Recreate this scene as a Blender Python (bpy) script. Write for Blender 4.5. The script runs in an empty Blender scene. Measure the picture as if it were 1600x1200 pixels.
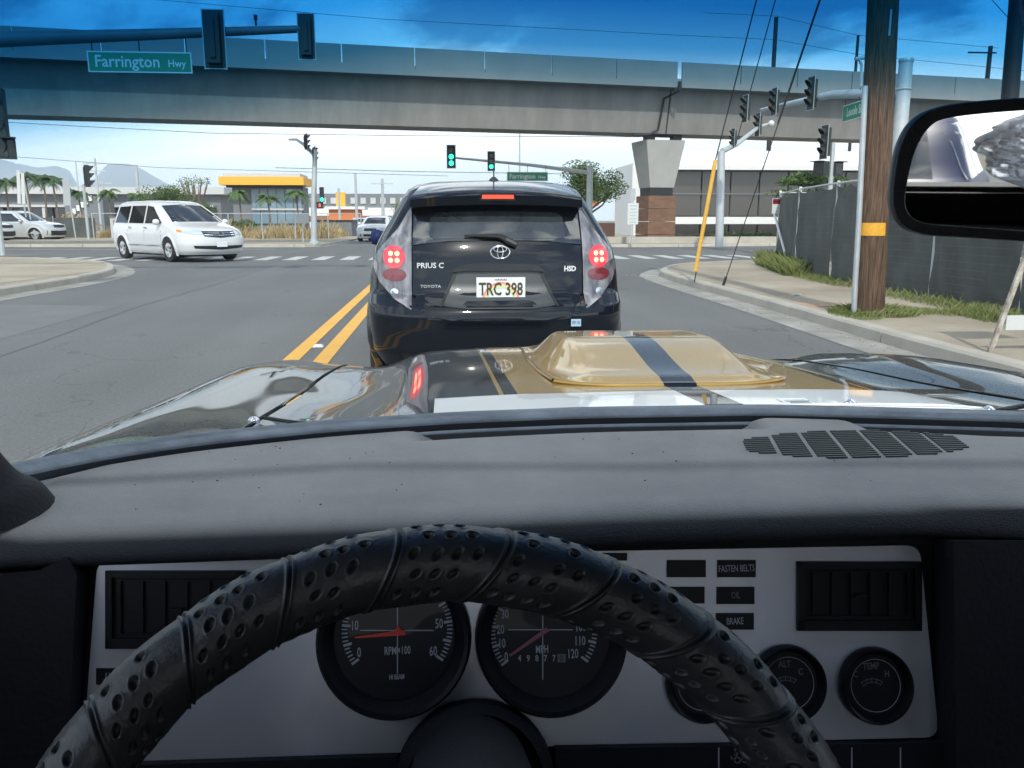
import bpy, math, random
import numpy as np
from mathutils import Vector, Matrix, noise as mnoise
R = math.radians
PI = math.pi
random.seed(7); rng = np.random.default_rng(7)
sc = bpy.context.scene
col = sc.collection

# ------------------------------------------------------------ camera
EYE = Vector((0, 0, 1.18))
YAW, PITCH = R(4.7), R(11.2)
cam = bpy.data.cameras.new('camera'); cam.sensor_width = 36; cam.lens = 36 * 1290 / 1600
cam.clip_start = 0.02; cam.clip_end = 20000
cam.dof.use_dof = False
co = bpy.data.objects.new('camera', cam); col.objects.link(co); sc.camera = co
co.location = EYE; co.rotation_euler = (R(90) - PITCH, 0, -YAW)
FW = Vector((math.sin(YAW) * math.cos(PITCH), math.cos(YAW) * math.cos(PITCH), -math.sin(PITCH)))
RT = Vector((math.cos(YAW), -math.sin(YAW), 0)); UP = RT.cross(FW)
def at(px, py, Y=None, Z=None):
    """world point seen at a photo pixel, on the vertical plane Y or the level plane Z"""
    d = FW + RT * ((px - 800) / 1290) + UP * ((600 - py) / 1290)
    t = Y / d.y if Y is not None else (Z - EYE.z) / d.z
    return EYE + d * t

# ------------------------------------------------------------ sky and sun
SUN_EL, SUN_AZ = 41, 184          # degrees; azimuth clockwise from +Y
w = bpy.data.worlds.new('World'); sc.world = w; w.use_nodes = True
nt = w.node_tree; nt.nodes.clear(); N = nt.nodes.new; K = nt.links.new
wo = N('ShaderNodeOutputWorld')
sky = N('ShaderNodeTexSky'); sky.sky_type = 'NISHITA'; sky.sun_disc = False
sky.sun_elevation = R(SUN_EL); sky.sun_rotation = R(SUN_AZ); sky.air_density = 1.2; sky.dust_density = 0.6
bg = N('ShaderNodeBackground'); bg.inputs['Strength'].default_value = 0.11
K(sky.outputs[0], bg.inputs['Color'])
geo = N('ShaderNodeTexCoord')
sep = N('ShaderNodeSeparateXYZ'); K(geo.outputs['Generated'], sep.inputs[0])
def math_node(op, a, b=None, c=None, clamp=False):
    m = N('ShaderNodeMath'); m.operation = op; m.use_clamp = clamp
    for i, v in enumerate((a, b, c)):
        if v is None: continue
        if isinstance(v, (int, float)): m.inputs[i].default_value = v
        else: K(v, m.inputs[i])
    return m.outputs[0]
zc = math_node('MAXIMUM', sep.outputs['Z'], 0.0)
den = math_node('ADD', zc, 0.16)
cx = math_node('DIVIDE', sep.outputs['X'], den); cy = math_node('DIVIDE', sep.outputs['Y'], den)
comb = N('ShaderNodeCombineXYZ'); K(cx, comb.inputs[0]); K(cy, comb.inputs[1])
no = N('ShaderNodeTexNoise'); no.inputs['Scale'].default_value = 1.35; no.inputs['Detail'].default_value = 9
no.inputs['Roughness'].default_value = 0.58; no.inputs['Distortion'].default_value = 0.3
no.noise_dimensions = '3D'
mp = N('ShaderNodeMapping'); mp.inputs['Location'].default_value = (4.9, 9.3, 4.0)
K(geo.outputs['Generated'], mp.inputs[0]); mp.inputs['Scale'].default_value = (2.3, 2.3, 5.2); K(mp.outputs[0], no.inputs['Vector'])
# clouds are dense towards the horizon, broken overhead
low = N('ShaderNodeMapRange'); low.inputs['From Min'].default_value = 0.02; low.inputs['From Max'].default_value = 0.18
low.inputs['To Min'].default_value = 0.62; low.inputs['To Max'].default_value = 0.0; K(sep.outputs['Z'], low.inputs['Value'])
dens = math_node('ADD', no.outputs['Fac'], low.outputs[0])
cov = N('ShaderNodeMapRange'); cov.interpolation_type = 'SMOOTHSTEP'
cov.inputs['From Min'].default_value = 0.50; cov.inputs['From Max'].default_value = 0.61
K(dens, cov.inputs['Value'])
no2 = N('ShaderNodeTexNoise'); no2.inputs['Scale'].default_value = 2.3; no2.inputs['Detail'].default_value = 6
K(mp.outputs[0], no2.inputs['Vector'])
cr = N('ShaderNodeValToRGB'); cr.color_ramp.elements[0].position = 0.33; cr.color_ramp.elements[1].position = 0.62
cr.color_ramp.elements[0].color = (0.74, 0.76, 0.78, 1); cr.color_ramp.elements[1].color = (1.0, 1.0, 0.98, 1)
K(no2.outputs['Fac'], cr.inputs['Fac'])
cb = N('ShaderNodeBackground'); cb.inputs['Strength'].default_value = 1.65; K(cr.outputs['Color'], cb.inputs['Color'])
mx = N('ShaderNodeMixShader'); K(cov.outputs[0], mx.inputs[0]); K(bg.outputs[0], mx.inputs[1]); K(cb.outputs[0], mx.inputs[2])
K(mx.outputs[0], wo.inputs['Surface'])
sl = bpy.data.lights.new('sun', 'SUN'); sl.energy = 2.3; sl.angle = R(1.5); sl.color = (1, 0.95, 0.87)
so = bpy.data.objects.new('sun', sl); col.objects.link(so)
sd = Vector((math.sin(R(SUN_AZ)) * math.cos(R(SUN_EL)), math.cos(R(SUN_AZ)) * math.cos(R(SUN_EL)), math.sin(R(SUN_EL))))
so.rotation_euler = sd.to_track_quat('Z', 'Y').to_euler(); so.location = (0, 0, 30)
sc.view_settings.view_transform = 'Standard'; sc.view_settings.look = 'None'
sc.view_settings.exposure = 0.75; sc.view_settings.gamma = 1; sc.view_settings.use_curve_mapping = False
sc.cycles.max_bounces = 6; sc.cycles.transparent_max_bounces = 16; sc.cycles.volume_bounces = 1
sc.cycles.use_denoising = True

# ------------------------------------------------------------ materials
def mat(name, c=(0.5, 0.5, 0.5), rough=0.6, metal=0.0, var=0.0, scale=8.0, bump=0.0, bscale=60.0, coat=0.0,
        spec=0.5, emit=None, estr=0.0, c2=None, detail=6, stretch=None, aniso=None, trans=0.0, alpha=1.0):
    m = bpy.data.materials.new(name); m.use_nodes = True
    nt = m.node_tree; b = nt.nodes['Principled BSDF']
    b.inputs['Base Color'].default_value = (*c, 1); b.inputs['Roughness'].default_value = rough
    b.inputs['Metallic'].default_value = metal; b.inputs['Coat Weight'].default_value = coat
    b.inputs['Coat Roughness'].default_value = 0.03
    b.inputs['Specular IOR Level'].default_value = spec
    b.inputs['Transmission Weight'].default_value = trans; b.inputs['Alpha'].default_value = alpha
    if emit: b.inputs['Emission Color'].default_value = (*emit, 1); b.inputs['Emission Strength'].default_value = estr
    if var or bump or c2:
        tc = nt.nodes.new('ShaderNodeTexCoord'); mpn = nt.nodes.new('ShaderNodeMapping')
        if stretch: mpn.inputs['Scale'].default_value = stretch
        nt.links.new(tc.outputs['Object'], mpn.inputs[0])
    if var or c2:
        n1 = nt.nodes.new('ShaderNodeTexNoise'); n1.inputs['Scale'].default_value = scale; n1.inputs['Detail'].default_value = detail
        n1.inputs['Roughness'].default_value = 0.65
        nt.links.new(mpn.outputs[0], n1.inputs['Vector'])
        rp = nt.nodes.new('ShaderNodeValToRGB'); rp.color_ramp.elements[0].position = 0.32; rp.color_ramp.elements[1].position = 0.68
        a = c2 if c2 else tuple(x * (1 - var) for x in c); d = c if c2 else tuple(min(1, x * (1 + var)) for x in c)
        rp.color_ramp.elements[0].color = (*a, 1); rp.color_ramp.elements[1].color = (*d, 1)
        nt.links.new(n1.outputs['Fac'], rp.inputs[0]); nt.links.new(rp.outputs[0], b.inputs['Base Color'])
    if bump:
        n2 = nt.nodes.new('ShaderNodeTexNoise'); n2.inputs['Scale'].default_value = bscale; n2.inputs['Detail'].default_value = 4
        nt.links.new(mpn.outputs[0], n2.inputs['Vector'])
        bp = nt.nodes.new('ShaderNodeBump'); bp.inputs['Strength'].default_value = bump; bp.inputs['Distance'].default_value = 0.02
        nt.links.new(n2.outputs['Fac'], bp.inputs['Height']); nt.links.new(bp.outputs[0], b.inputs['Normal'])
    return m
M = {}
M['asphalt'] = mat('asphalt', (0.125, 0.128, 0.128), 0.85, var=0.16, scale=0.35, bump=0.25, bscale=45, detail=12)
def road_mat():
    m = mat('asphalt', (.125, .128, .128), .85, bump=.3, bscale=60)
    t = m.node_tree; b = t.nodes['Principled BSDF']; tc = t.nodes['Texture Coordinate']; L = t.links.new
    def noise(sc_, st, det=10, dist=0.0):
        mp_ = t.nodes.new('ShaderNodeMapping'); mp_.inputs['Scale'].default_value = st; L(tc.outputs['Object'], mp_.inputs[0])
        n = t.nodes.new('ShaderNodeTexNoise'); n.inputs['Scale'].default_value = sc_; n.inputs['Detail'].default_value = det; n.inputs['Distortion'].default_value = dist; L(mp_.outputs[0], n.inputs['Vector']); return n.outputs['Fac']
    def mr(v, a, c, lo, hi):
        n = t.nodes.new('ShaderNodeMapRange'); n.inputs['From Min'].default_value = a; n.inputs['From Max'].default_value = c; n.inputs['To Min'].default_value = lo; n.inputs['To Max'].default_value = hi; L(v, n.inputs['Value']); return n.outputs[0]
    def mul(a, c):
        n = t.nodes.new('ShaderNodeMath'); n.operation = 'MULTIPLY'; L(a, n.inputs[0]); L(c, n.inputs[1]); return n.outputs[0]
    big = mr(noise(.22, (1, 1, 1)), .3, .7, .86, 1.12); streak = mr(noise(1.3, (1, .06, 1), 6), .3, .7, .88, 1.09)
    oil = mr(noise(1.7, (1, .5, 1), 5), .66, .76, 1.0, .72); fine = mr(noise(42, (1, 1, 1), 3), .3, .7, .84, 1.16)
    vo = t.nodes.new('ShaderNodeTexVoronoi'); vo.feature = 'DISTANCE_TO_EDGE'; vo.inputs['Scale'].default_value = .32
    wr = t.nodes.new('ShaderNodeVectorMath'); wr.operation = 'MULTIPLY_ADD'; n_ = t.nodes.new('ShaderNodeTexNoise'); n_.inputs['Scale'].default_value = .9; n_.inputs['Detail'].default_value = 6
    L(tc.outputs['Object'], n_.inputs['Vector']); L(n_.outputs['Color'], wr.inputs[0]); wr.inputs[1].default_value = (2.2, 2.2, 0); L(tc.outputs['Object'], wr.inputs[2]); L(wr.outputs[0], vo.inputs['Vector'])
    crack = mr(vo.outputs['Distance'], .0015, .005, .74, 1.0)
    msk = mr(noise(.12, (1, 1, 1), 2), .50, .56, 1.0, 0.0)
    mxn = t.nodes.new('ShaderNodeMix'); L(msk, mxn.inputs[0]); L(crack, mxn.inputs[2]); mxn.inputs[3].default_value = 1.0
    f_ = mul(mul(mul(big, streak), mul(oil, fine)), mxn.outputs[0])
    c_ = t.nodes.new('ShaderNodeVectorMath'); c_.operation = 'SCALE'; c_.inputs[0].default_value = (.132, .134, .133); L(f_, c_.inputs['Scale']); L(c_.outputs[0], b.inputs['Base Color'])
    return m
M['asphalt'] = road_mat()
M['ground'] = mat('ground', (0.22, 0.18, 0.12), 0.95, c2=(0.13, 0.12, 0.07), scale=0.2, bump=0.3, bscale=6)
M['concrete'] = mat('concrete', (0.40, 0.37, 0.32), 0.9, var=0.16, scale=1.1, bump=0.2, bscale=30, detail=12)
M['walk'] = mat('sidewalk_concrete', (0.42, 0.37, 0.29), 0.9, c2=(0.27, 0.225, 0.165), scale=0.7, bump=0.3, bscale=25, detail=12)
M['gutter'] = mat('gutter_concrete', (0.36, 0.35, 0.32), 0.9, c2=(0.20, 0.19, 0.17), scale=1.8, bump=0.2, bscale=30, detail=12)
M['white_paint'] = mat('road_white', (0.62, 0.62, 0.6), 0.7, c2=(0.34, 0.34, 0.33), scale=3, detail=10)
M['yellow_paint'] = mat('road_yellow', (0.80, 0.42, 0.05), 0.6, c2=(0.68, 0.36, 0.06), scale=4, detail=10)
M['girder'] = mat('girder_concrete', (0.20, 0.195, 0.185), 0.85, var=0.16, scale=1.1, stretch=(1, 1, .25), detail=12, bump=.1, bscale=20)
M['parapet'] = mat('parapet_concrete', (0.24, 0.24, 0.235), 0.8, var=0.08, scale=0.6)
M['pier'] = mat('pier_concrete', (0.33, 0.325, 0.31), 0.85, var=0.1, scale=0.8)
M['rust_panel'] = mat('brown_base', (0.21, 0.115, 0.07), 0.85, c2=(0.13, 0.07, 0.045), scale=2.2, stretch=(1, 1, 2.5), detail=10)
M['galv'] = mat('galvanised_steel', (0.46, 0.49, 0.50), 0.5, metal=0.35, var=0.1, scale=3)
M['dark_metal'] = mat('dark_metal', (0.03, 0.032, 0.034), 0.5, spec=0.3)
M['sig'] = mat('signal_housing', (0.025, 0.03, 0.028), 0.55)
M['lens_off'] = mat('lens_off', (0.015, 0.015, 0.015), 0.2)
M['green_on'] = mat('green_lens', (0.02, 0.6, 0.35), 0.3, emit=(0.03, 0.9, 0.5), estr=1.6)
M['cyan_on'] = mat('cyan_lens', (0.02, 0.6, 0.5), 0.3, emit=(0.03, 0.8, 0.65), estr=1.4)
M['red_on'] = mat('red_lens', (0.6, 0.03, 0.03), 0.3, emit=(1.0, 0.08, 0.06), estr=1.6)
M['sign_green'] = mat('sign_green', (0.01, 0.22, 0.12), 0.45)
M['sign_white'] = mat('sign_white', (0.58, 0.60, 0.59), 0.45)
M['sign_back'] = mat('sign_back', (0.42, 0.45, 0.47), 0.5, metal=0.3, var=.08)
M['wood'] = mat('pole_wood', (0.19, 0.115, 0.075), 0.95, c2=(0.03, 0.019, 0.013), scale=11, stretch=(6, 6, .32), bump=1.0, bscale=12, detail=10)
M['yellow_guard'] = mat('yellow_plastic', (0.72, 0.40, 0.06), 0.5, var=.1)
M['wire'] = mat('wire', (0.02, 0.02, 0.022), 0.6)
M['screen'] = mat('privacy_screen', (0.085, 0.092, 0.088), 0.9, var=.25, scale=1.2, detail=10)
M['white_metal'] = mat('white_metal', (0.7, 0.7, 0.68), 0.5)
M['leaf'] = mat('leaf', (0.075, 0.13, 0.03), 0.6, var=.35, scale=1.5)
M['leaf_dark'] = mat('leaf_dark', (0.04, 0.08, 0.02), 0.6, var=.4, scale=1.5)
M['leaf_light'] = mat('leaf_light', (0.14, 0.19, 0.04), 0.6, var=.3, scale=1.5)
M['dry'] = mat('dry_grass', (0.38, 0.30, 0.16), 0.9, var=.35, scale=1.5)
M['grass'] = mat('grass', (0.14, 0.19, 0.05), 0.8, c2=(.19, .20, .075), scale=3)
M['bark'] = mat('bark', (0.16, 0.12, 0.09), 0.9, var=.3, scale=6)
M['mountain'] = mat('mountain', (0.06, 0.075, 0.05), 0.95, c2=(0.035, 0.05, 0.03), scale=0.004)
M['rust'] = mat('rusty_white', (0.6, 0.57, 0.5), 0.7, c2=(0.10, 0.05, 0.03), scale=9)
M['beige'] = mat('beige_wall', (0.45, 0.39, 0.31), 0.85, var=.08)
M['brown_glass'] = mat('bronze_glass', (0.05, 0.043, 0.036), 0.12, spec=.7)
M['blue_glass'] = mat('blue_glass', (0.16, 0.24, 0.30), 0.12, spec=.8)
M['bldg_grey'] = mat('grey_wall', (0.17, 0.18, 0.19), 0.8, var=.1)
M['bldg_light'] = mat('light_wall', (0.5, 0.5, 0.5), 0.8, var=.06)
M['bldg_white'] = mat('white_wall', (0.75, 0.75, 0.73), 0.7, var=.05)
M['canopy_yellow'] = mat('yellow_fascia', (0.80, 0.40, 0.04), 0.6)
M['orange'] = mat('orange_wall', (0.62, 0.20, 0.07), 0.8)
M['roof_brown'] = mat('roof_brown', (0.28, 0.15, 0.10), 0.8)
# vehicles
M['black_paint'] = mat('black_paint', (0.005, 0.007, 0.012), 0.22, coat=.75, spec=.03)
M['white_car'] = mat('white_car_paint', (0.62, 0.63, 0.64), 0.3, coat=.8)
M['silver_car'] = mat('silver_car_paint', (0.55, 0.57, 0.59), 0.3, metal=.2, coat=.8)
M['blue_car'] = mat('blue_car_paint', (0.014, 0.024, 0.085), 0.45, spec=.12)
M['car_glass'] = mat('car_glass', (0.012, 0.014, 0.016), 0.04, spec=.7, coat=.3)
M['tyre'] = mat('tyre', (0.018, 0.018, 0.018), 0.8)
M['rim'] = mat('rim_alloy', (0.55, 0.56, 0.58), 0.35, metal=.7)
M['chrome'] = mat('chrome', (0.8, 0.8, 0.82), 0.12, metal=1)
M['plastic'] = mat('black_plastic', (0.016, 0.017, 0.019), 0.55)
M['clear_lens'] = mat('clear_lens', (0.26, 0.25, 0.27), 0.08, coat=1, c2=(.06, .06, .068), scale=7, stretch=(2.5, 1, .6), detail=3)
M['badge'] = mat('badge_silver', (0.7, 0.72, 0.74), 0.3, metal=.3)
M['red_lens_off'] = mat('red_reflector', (0.16, 0.012, 0.02), 0.25, coat=1)
M['brake_ring'] = mat('brake_ring', (0.42, 0.02, 0.035), 0.25, emit=(1.0, 0.06, 0.09), estr=.42, coat=1)
M['brake_led'] = mat('brake_led', (1, .3, .2), 0.3, emit=(1.0, 0.24, 0.13), estr=2.2)
M['brake_bar'] = mat('brake_bar', (1, .1, .05), 0.3, emit=(1.0, 0.035, 0.02), estr=1.1)
M['headlamp'] = mat('headlamp', (0.45, 0.5, 0.58), 0.1, coat=1)
M['amber'] = mat('amber', (0.8, 0.25, 0.05), 0.3)
M['plate'] = mat('plate_white', (0.72, 0.74, 0.76), 0.35)
M['ink'] = mat('ink', (0.03, 0.035, 0.03), 0.5)

# ------------------------------------------------------------ mesh tools
class MB:
    def __init__(s): s.v = []; s.f = []; s.mi = []; s.cur = 0
    def add(s, vs, fs):
        o = len(s.v); s.v += [tuple(v) for v in vs]; s.f += [tuple(i + o for i in f) for f in fs]; s.mi += [s.cur] * len(fs); return s
    def box(s, c, d, rz=0.0, rx=0.0, taper=1.0):
        x, y, z = d[0] / 2, d[1] / 2, d[2] / 2
        vs = [Vector((a * x * (taper if e > 0 else 1), b * y * (taper if e > 0 else 1), e * z)) for e in (-1, 1) for b in (-1, 1) for a in (-1, 1)]
        m = Matrix.Rotation(rz, 3, 'Z') @ Matrix.Rotation(rx, 3, 'X')
        return s.add([m @ v + Vector(c) for v in vs], [(0, 2, 3, 1), (4, 5, 7, 6), (0, 1, 5, 4), (2, 6, 7, 3), (0, 4, 6, 2), (1, 3, 7, 5)])
    def tube(s, pts, r, n=8, cap=True):
        pts = [Vector(p) for p in pts]; rs = r if isinstance(r, (list, tuple)) else [r] * len(pts)
        vs = []; fs = []; ref = None
        for i, p in enumerate(pts):
            t = (pts[min(i + 1, len(pts) - 1)] - pts[max(i - 1, 0)]).normalized()
            if ref is None: ref = Vector((0, 0, 1)) if abs(t.z) < .9 else Vector((1, 0, 0))
            a = t.cross(ref).normalized(); b = a.cross(t).normalized(); ref = b
            for k in range(n):
                an = 2 * PI * k / n; vs.append(p + (a * math.cos(an) + b * math.sin(an)) * rs[i])
        for i in range(len(pts) - 1):
            for k in range(n):
                k2 = (k + 1) % n; fs.append((i * n + k, (i + 1) * n + k, (i + 1) * n + k2, i * n + k2))
        if cap: fs.append(tuple(range(n))); fs.append(tuple(reversed(range((len(pts) - 1) * n, len(pts) * n))))
        return s.add(vs, fs)
    def cyl(s, p0, p1, r0, r1=None, n=12): return s.tube([p0, p1], [r0, r0 if r1 is None else r1], n)
    def disc(s, c, nrm, r, n=20, th=0.004, sq=1.0):
        c = Vector(c); nrm = Vector(nrm).normalized(); return s.tube([c, c + nrm * th], r, n)
    def ring(s, c, nrm, r, tr, n=28, m=6):
        c = Vector(c); q = Vector(nrm).to_track_quat('Z', 'Y')
        vs = []; fs = []
        for i in range(n):
            a = 2 * PI * i / n
            for j in range(m):
                b = 2 * PI * j / m; vs.append(c + q @ Vector(((r + tr * math.cos(b)) * math.cos(a), (r + tr * math.cos(b)) * math.sin(a), tr * math.sin(b))))
        for i in range(n):
            for j in range(m):
                fs.append((i * m + j, ((i + 1) % n) * m + j, ((i + 1) % n) * m + (j + 1) % m, i * m + (j + 1) % m))
        return s.add(vs, fs)
    def lathe(s, prof, c, axis=(0, 0, 1), n=32):
        """prof: (radius, height) along axis"""
        q = Vector(axis).to_track_quat('Z', 'Y'); c = Vector(c); vs = []; fs = []
        for (r, h) in prof:
            for k in range(n):
                a = 2 * PI * k / n; vs.append(c + q @ Vector((r * math.cos(a), r * math.sin(a), h)))
        for i in range(len(prof) - 1):
            for k in range(n):
                k2 = (k + 1) % n; fs.append((i * n + k, i * n + k2, (i + 1) * n + k2, (i + 1) * n + k))
        return s.add(vs, fs)
    def prism(s, poly, d):
        d = Vector(d); p = [Vector(q) for q in poly]; n = len(p)
        return s.add(p + [q + d for q in p], [tuple(reversed(range(n))), tuple(range(n, 2 * n))] + [(i, (i + 1) % n, n + (i + 1) % n, n + i) for i in range(n)])
    def grid(s, P, nu, nv):
        """P: flat list of (nu x nv) points, u outer"""
        return s.add(P, [(i * nv + j, (i + 1) * nv + j, (i + 1) * nv + j + 1, i * nv + j + 1) for i in range(nu - 1) for j in range(nv - 1)])
    def mesh(s, name, mats, smooth=False, off=Vector((0, 0, 0)), angle=None):
        me = bpy.data.meshes.new(name)
        me.from_pydata([(v[0] - off[0], v[1] - off[1], v[2] - off[2]) for v in s.v], [], s.f)
        for m in (mats if isinstance(mats, (list, tuple)) else [mats]): me.materials.append(M[m] if isinstance(m, str) else m)
        if isinstance(mats, (list, tuple)): me.polygons.foreach_set('material_index', s.mi)
        if smooth:
            me.polygons.foreach_set('use_smooth', [True] * len(me.polygons))
            if smooth != 'all': me.set_sharp_from_angle(angle=R(smooth if isinstance(smooth, (int, float)) and smooth is not True else 35))
        me.update(); return me
    def build(s, name, mats, parent=None, smooth=False, label=None):
        if parent is None:
            a = np.array(s.v); off = Vector(((a[:, 0].min() + a[:, 0].max()) / 2, (a[:, 1].min() + a[:, 1].max()) / 2, a[:, 2].min()))
        else: off = ORG.get(parent.name, Vector((0, 0, 0)))
        o = bpy.data.objects.new(name, s.mesh(name, mats, smooth, off)); col.objects.link(o)
        if parent is None: o.location = off; ORG[o.name] = off
        else: o.parent = parent; ORG[o.name] = off
        if label: o['label'] = label
        return o
ORG = {}
def tag(o, label=None, cat=None, group=None, kind=None):
    if label: o['label'] = label
    if cat: o['category'] = cat
    if group: o['group'] = group
    if kind: o['kind'] = kind
    return o
def thing(name, label, cat, loc, group=None, rz=0.0, local=False):
    """Empty at the base; unless local, its parts are given in world coordinates"""
    o = bpy.data.objects.new(name, None); col.objects.link(o); o.location = loc; o.rotation_euler = (0, 0, rz)
    o.empty_display_size = .2
    ORG[o.name] = Vector((0, 0, 0)) if local else Vector(loc)
    return tag(o, label, cat, group)
def structure(name, mb, m, parent=None, smooth=False):
    o = mb.build(name, m, parent, smooth)
    if parent is None: o['kind'] = 'structure'
    return o
def copy_tree(o, parent=None):
    c = o.copy(); col.objects.link(c); c.parent = parent
    for ch in [x for x in o.children]: copy_tree(ch, c)
    return c
def text(name, s, size, m, parent, loc, rot=(R(90), 0, 0), sx=1.0, depth=0.001, align='CENTER', bold=0.0):
    cu = bpy.data.curves.new(name, 'FONT'); cu.body = s; cu.size = size; cu.extrude = depth; cu.align_x = align; cu.align_y = 'CENTER'
    cu.offset = bold; cu.resolution_u = 2
    t = bpy.data.objects.new(name, cu); col.objects.link(t)
    dg = bpy.context.evaluated_depsgraph_get()
    me = bpy.data.meshes.new_from_object(t.evaluated_get(dg)); bpy.data.objects.remove(t)
    mt = Matrix.Translation(Vector(loc)) @ (rot.to_4x4() if isinstance(rot, Matrix) else Matrix.Rotation(rot[2], 4, 'Z') @ Matrix.Rotation(rot[0], 4, 'X')) @ Matrix.Diagonal((sx, 1, 1, 1))
    off = ORG.get(parent.name, Vector((0, 0, 0)))
    me.transform(Matrix.Translation(-off) @ mt); me.materials.clear(); me.materials.append(M[m])
    o = bpy.data.objects.new(name, me); col.objects.link(o); o.parent = parent; ORG[o.name] = off
    return o
def sph(mb, c, r, n=10, m=7, sz=1.0):
    mb.lathe([(r * math.sin(PI * i / m) + 1e-5, -r * sz * math.cos(PI * i / m)) for i in range(m + 1)], c, (0, 0, 1), n)

# ============================================================ SETTING
def flat(poly, z): return MB().add([(x, y, z) for x, y in poly], [tuple(range(len(poly)))])
g = MB(); g.add([(-9000, -200, -.12), (9000, -200, -.12), (9000, 9000, -.12), (-9000, 9000, -.12)], [(0, 1, 2, 3)])
structure('ground', g, 'ground')
rd = flat([(-120, -40), (60, -40), (60, 56), (8, 44), (8.0, 160), (-7.2, 160), (-7.4, 41), (-11, 41.0), (-120, 60)], 0)
# near edges are hidden under the pavements
structure('road', rd, 'asphalt')

def smooth_path(p, n=6):
    out = []
    P = [Vector((*q, 0)) for q in p]
    for i in range(len(P) - 1):
        a, b, c, d = P[max(i - 1, 0)], P[i], P[i + 1], P[min(i + 2, len(P) - 1)]
        for k in range(n):
            t = k / n
            out.append(0.5 * ((2 * b) + (c - a) * t + (2 * a - 5 * b + 4 * c - d) * t * t + (3 * b - a - 3 * c + d) * t ** 3))
    out.append(P[-1]); return out
def offset_path(P, d):
    out = []
    for i, p in enumerate(P):
        t = (P[min(i + 1, len(P) - 1)] - P[max(i - 1, 0)]).normalized(); out.append(p + Vector((-t.y, t.x, 0)) * d)
    return out
def pavement(path, far, side, gw=0.42, name='sidewalk'):
    """side=+1: the pavement lies to the right of the path direction"""
    P = smooth_path(path)
    inner = offset_path(P, -side * 0.16); gut = offset_path(P, side * gw)
    s_ = MB(); n = len(P)
    pts = [(p.x, p.y, .12) for p in inner] + [(x, y, .12) for x, y in far]
    s_.add(pts, [tuple(range(len(pts))) if side < 0 else tuple(reversed(range(len(pts))))])
    walk = structure(name, s_, 'walk')
    gm = MB(); gm.grid([(q.x, q.y, .004 if k else .008) for a, b in zip(P, gut) for k, q in enumerate((a, b))], n, 2)
    structure('gutter', gm, 'gutter')
    # kerb stones with open joints, each a piece of its own
    cum = [0]
    for i in range(1, n): cum.append(cum[-1] + (P[i] - P[i - 1]).length)
    def pos(s_, arr):
        for i in range(1, n):
            if cum[i] >= s_: t = (s_ - cum[i - 1]) / max(cum[i] - cum[i - 1], 1e-6); return arr[i - 1].lerp(arr[i], t)
        return arr[-1]
    L = 2.4; k = 0
    while k * L < cum[-1] - .1 and k < 44:
        a = k * L + .012; b = min((k + 1) * L - .012, cum[-1]); kb = MB(); ring = []
        for j in range(6):
            s_ = a + (b - a) * j / 5; o_ = pos(s_, P); i_ = pos(s_, inner); e = (i_ - o_).normalized()
            for q, z in ((o_, -.02), (o_ + e * .012, .105), (o_ + e * .035, .128), (i_ + e * .004, .130), (i_ + e * .004, -.02)):
                ring.append((q.x, q.y, z + random.uniform(-.002, .002)))
        kb.grid(ring, 6, 5)
        kb.f += [tuple(range(len(kb.v) - 5, len(kb.v))), (4, 3, 2, 1, 0)]; kb.mi += [0, 0]
        kb.build('kerb_stone', 'concrete', walk, smooth=30)
        k += 1
    return walk
kerbR = [(4.15, 0.5), (4.22, 4.5), (4.24, 7.4), (4.38, 11), (4.43, 14.2), (4.55, 16.8), (4.9, 18.5), (6.0, 20.6), (8.2, 22.2), (11.5, 23.2), (20, 24.6), (40, 28)]
walkR = pavement(kerbR, [(40, 0.5)], 1)
kerbL = [(-7.1, 0.5), (-7.08, 7), (-7.0, 13.9), (-7.02, 17.2), (-7.6, 20.0), (-9.3, 23.3), (-12.5, 25.6), (-18, 26.6), (-40, 26)]
walkL = pavement(kerbL, [(-40, 0.5)], -1)
walkFR = pavement([(46, 44.3), (40, 43.2), (20, 39.4), (10, 37.2), (7, 37.4), (6.3, 39), (6.0, 44), (6.0, 90)], [(46, 90)], 1, gw=.3)
walkFL = pavement([(-52, 42.9), (-40, 41.5), (-20, 39.6), (-8, 38.2), (-6, 38.6), (-5.5, 41), (-5.2, 55), (-5.2, 100)], [(-52, 100)], -1, gw=.3)
# painted markings
mk = MB()
for x0 in (-1.33, -1.06):
    mk.add([(x0 - .07, -2, .004), (x0 + .07, -2, .004), (x0 + .07 + .02, 22.5, .004), (x0 - .07 + .02, 22.5, .004)], [(0, 1, 2, 3)])
structure('centre_line', mk, 'yellow_paint')
walk_root = None
cw = thing('crosswalk', 'ladder crosswalk of white bars across the road at the intersection', 'crosswalk', (0, 27, .004)); cw['kind'] = 'structure'; del cw['category']
x = -15.2
while x < 10.5:
    b = MB(); yo = 25.7 + (0 if abs(x) < 9 else 0.0)
    b.add([(x, yo, .005), (x + .42, yo, .005), (x + .42, yo + 2.6, .005), (x, yo + 2.6, .005)], [(0, 1, 2, 3)]); b.build('bar', 'white_paint', cw)
    x += .86
ln = MB(); ln.add([(-1, 23.6, .005), (4.1, 23.4, .005), (4.1, 23.75, .005), (-1, 23.95, .005)], [(0, 1, 2, 3)])
ln.add([(-40, 36.6, .005), (-7, 35.6, .005), (-7, 35.8, .005), (-40, 36.8, .005)], [(0, 1, 2, 3)])
structure('stop_line', ln, 'white_paint')
rm = MB()
for (x, y) in ((-1.2, 7.9), (-1.2, 15.5)): rm.box((x, y, .012), (.1, .1, .018), taper=.7)
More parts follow.
